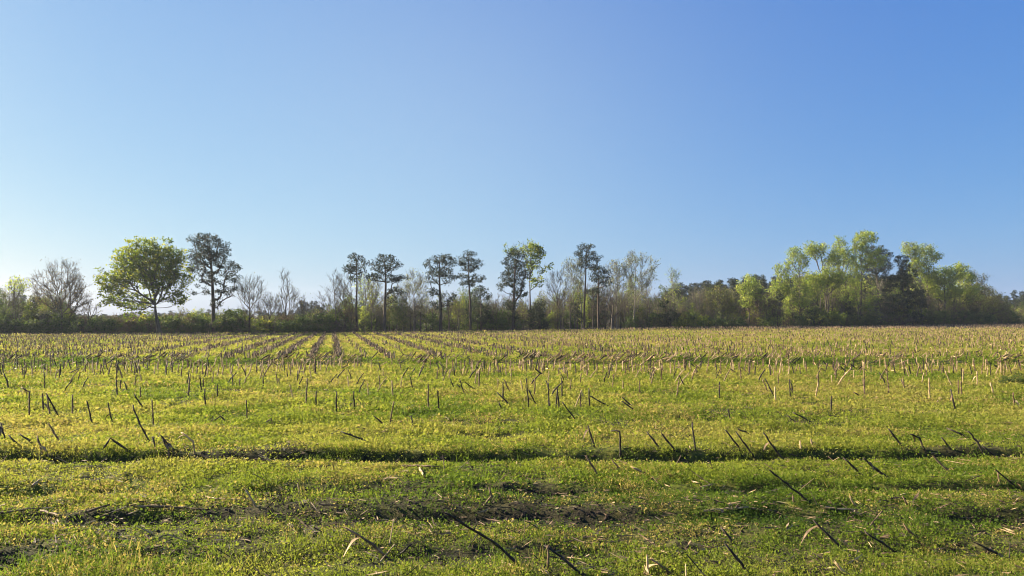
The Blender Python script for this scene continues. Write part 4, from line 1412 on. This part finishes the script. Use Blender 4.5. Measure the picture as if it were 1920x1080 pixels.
for layer, (lo, hi, step, mulh) in enumerate(((0.8, 3.5, 9.0, 0.95), (4.0, 11.0, 10.5, 1.05), (12.0, 30.0, 10.5, 1.1), (5.0, 16.0, 13.0, 0.6))):
    x = -70.0
    while x < 1985:
        x += step * (0.4 + 1.2 * gt.random())
        px = x
        Y = edge_depth(px) + lo + (hi - lo) * gt.random()
        if layer == 0 and min(abs(px - t) for t in (300, 401, 468, 669, 722, 826, 880, 963, 1096, 1122, 1148)) < 11:
            continue
        topy = float(np.interp(px, TOPX, TOPY))
        b = at_depth(px, 600, Y)
        z0 = gz(b[0], Y)
        top = at_depth(px, topy, Y)[2] - z0
        h = max(1.6, top * mulh * (0.62 + 0.42 * gt.random()))
        right = px > 1380
        if h < 2.6 or layer == 3 or (layer == 0 and gt.random() < 0.3):
            kind = str(gt.choice(["shrub", "twiggy"], p=[0.6, 0.4]))
            h = min(h, 1.2 + 1.5 * gt.random()) if layer != 3 else min(h, 1.8 + 1.3 * gt.random())
        elif px < 140:
            kind = str(gt.choice(["leafless", "olive", "green", "pine"], p=[0.25, 0.2, 0.3, 0.25]))
        elif right:
            kind = str(gt.choice(["leafless", "olive", "green", "lime", "pine"], p=[0.15, 0.28, 0.24, 0.25, 0.08]))
        else:
            kind = str(gt.choice(["leafless", "olive", "green", "lime", "pine"], p=[0.36, 0.30, 0.20, 0.06, 0.08]))
        if layer < 2 and kind in ("leafless", "olive", "green") and px > 440 and gt.random() < (0.85 if layer == 0 else 0.5):
            kind = "pole"
        ms = PROTO[kind][int(gt.integers(0, len(PROTO[kind])))]
        s_ = h / (2.3 if kind in ("shrub", "twiggy") else 6.2)
        wv = s_ * (0.85 + 0.3 * gt.random()) if kind not in ("shrub", "twiggy") else s_ * (0.9 + 0.5 * gt.random())
        wv = max(wv, 0.55)
        place_tree(NAME[kind], ms, Vector((b[0], Y, z0)), f"{WORD[kind]} in thicket by the {landmark(px)}", CATG[kind],
                   "saplings and shrubs of the wood edge thicket", gt.random() * 6.28, (wv, wv, s_))

# one dark leafy weed clump standing out in the stubble at the right edge
q_ = on_ground(1904, 724)
place_tree("weed_clump", PROTO["shrub"][0], Vector(q_ - np.array([0, 0, 0.02])), "dark green leafy weed clump among stubs at the right edge", "weed",
           None, 0.4, (0.22, 0.22, 0.14))

# dark pines of the wood farther back
FARX = np.array([-400, 0, 60, 130, 150, 205, 230, 300, 340, 450, 470, 555, 565, 600, 612, 760, 920, 1060, 1075, 1240, 1260, 1300, 1350, 1440, 1480, 1500, 1740, 1760, 1850, 1880, 1905, 2400], float)
FARY = np.array([540, 550, 552, 565, 586, 586, 584, 584, 580, 580, 580, 580, 562, 562, 574, 572, 568, 572, 556, 550, 530, 528, 520, 513, 520, 512, 508, 535, 545, 546, 543, 543], float)
for layer, (lo, hi, step) in enumerate(((38, 55, 18), (60, 95, 10))):
    x = -60.0
    while x < 1985:
        x += step * (0.5 + gt.random())
        Y = edge_depth(x) + lo + (hi - lo) * gt.random()
        topy = float(np.interp(x, FARX, FARY)) + (8 if layer == 0 else 0) + abs(gt.normal()) * 7
        b = at_depth(x, 600, Y)
        z0 = gz(b[0], Y)
        h = max(2.0, at_depth(x, topy, Y)[2] - z0)
        s_ = h / 13.4
        wv = max(0.45, s_ * (0.85 + 0.35 * gt.random()))
        ms = PROTO["tallpine"][int(gt.integers(0, 4))]
        place_tree("pine_tree", ms, Vector((b[0], Y, z0)), f"distant dark pine in the wood far behind the {landmark(x)}", "tree",
                   "distant dark pines behind the wood edge", gt.random() * 6.28, (wv, wv, s_))


# ------------------------------------------------------------------ air
def haze_box(density):
    x0, x1, y0, y1, z0, z1 = -900.0, 900.0, -30.0, 900.0, -6.0, 32.0
    V = [(x, y, z) for z in (z0, z1) for y in (y0, y1) for x in (x0, x1)]
    F = [(0, 2, 3, 1), (4, 5, 7, 6), (0, 1, 5, 4), (2, 6, 7, 3), (0, 4, 6, 2), (1, 3, 7, 5)]
    m, nt, out = new_mat("haze_air")
    pv = nt.nodes.new("ShaderNodeVolumePrincipled")
    pv.inputs["Color"].default_value = (0.82, 0.90, 1.0, 1)
    pv.inputs["Density"].default_value = density
    pv.inputs["Anisotropy"].default_value = 0.2
    nt.links.new(pv.outputs[0], out.inputs["Volume"])
    tag(link("haze", mesh_from("haze", np.array(V), np.array(F), m)), kind='stuff')


haze_box(0.00022)
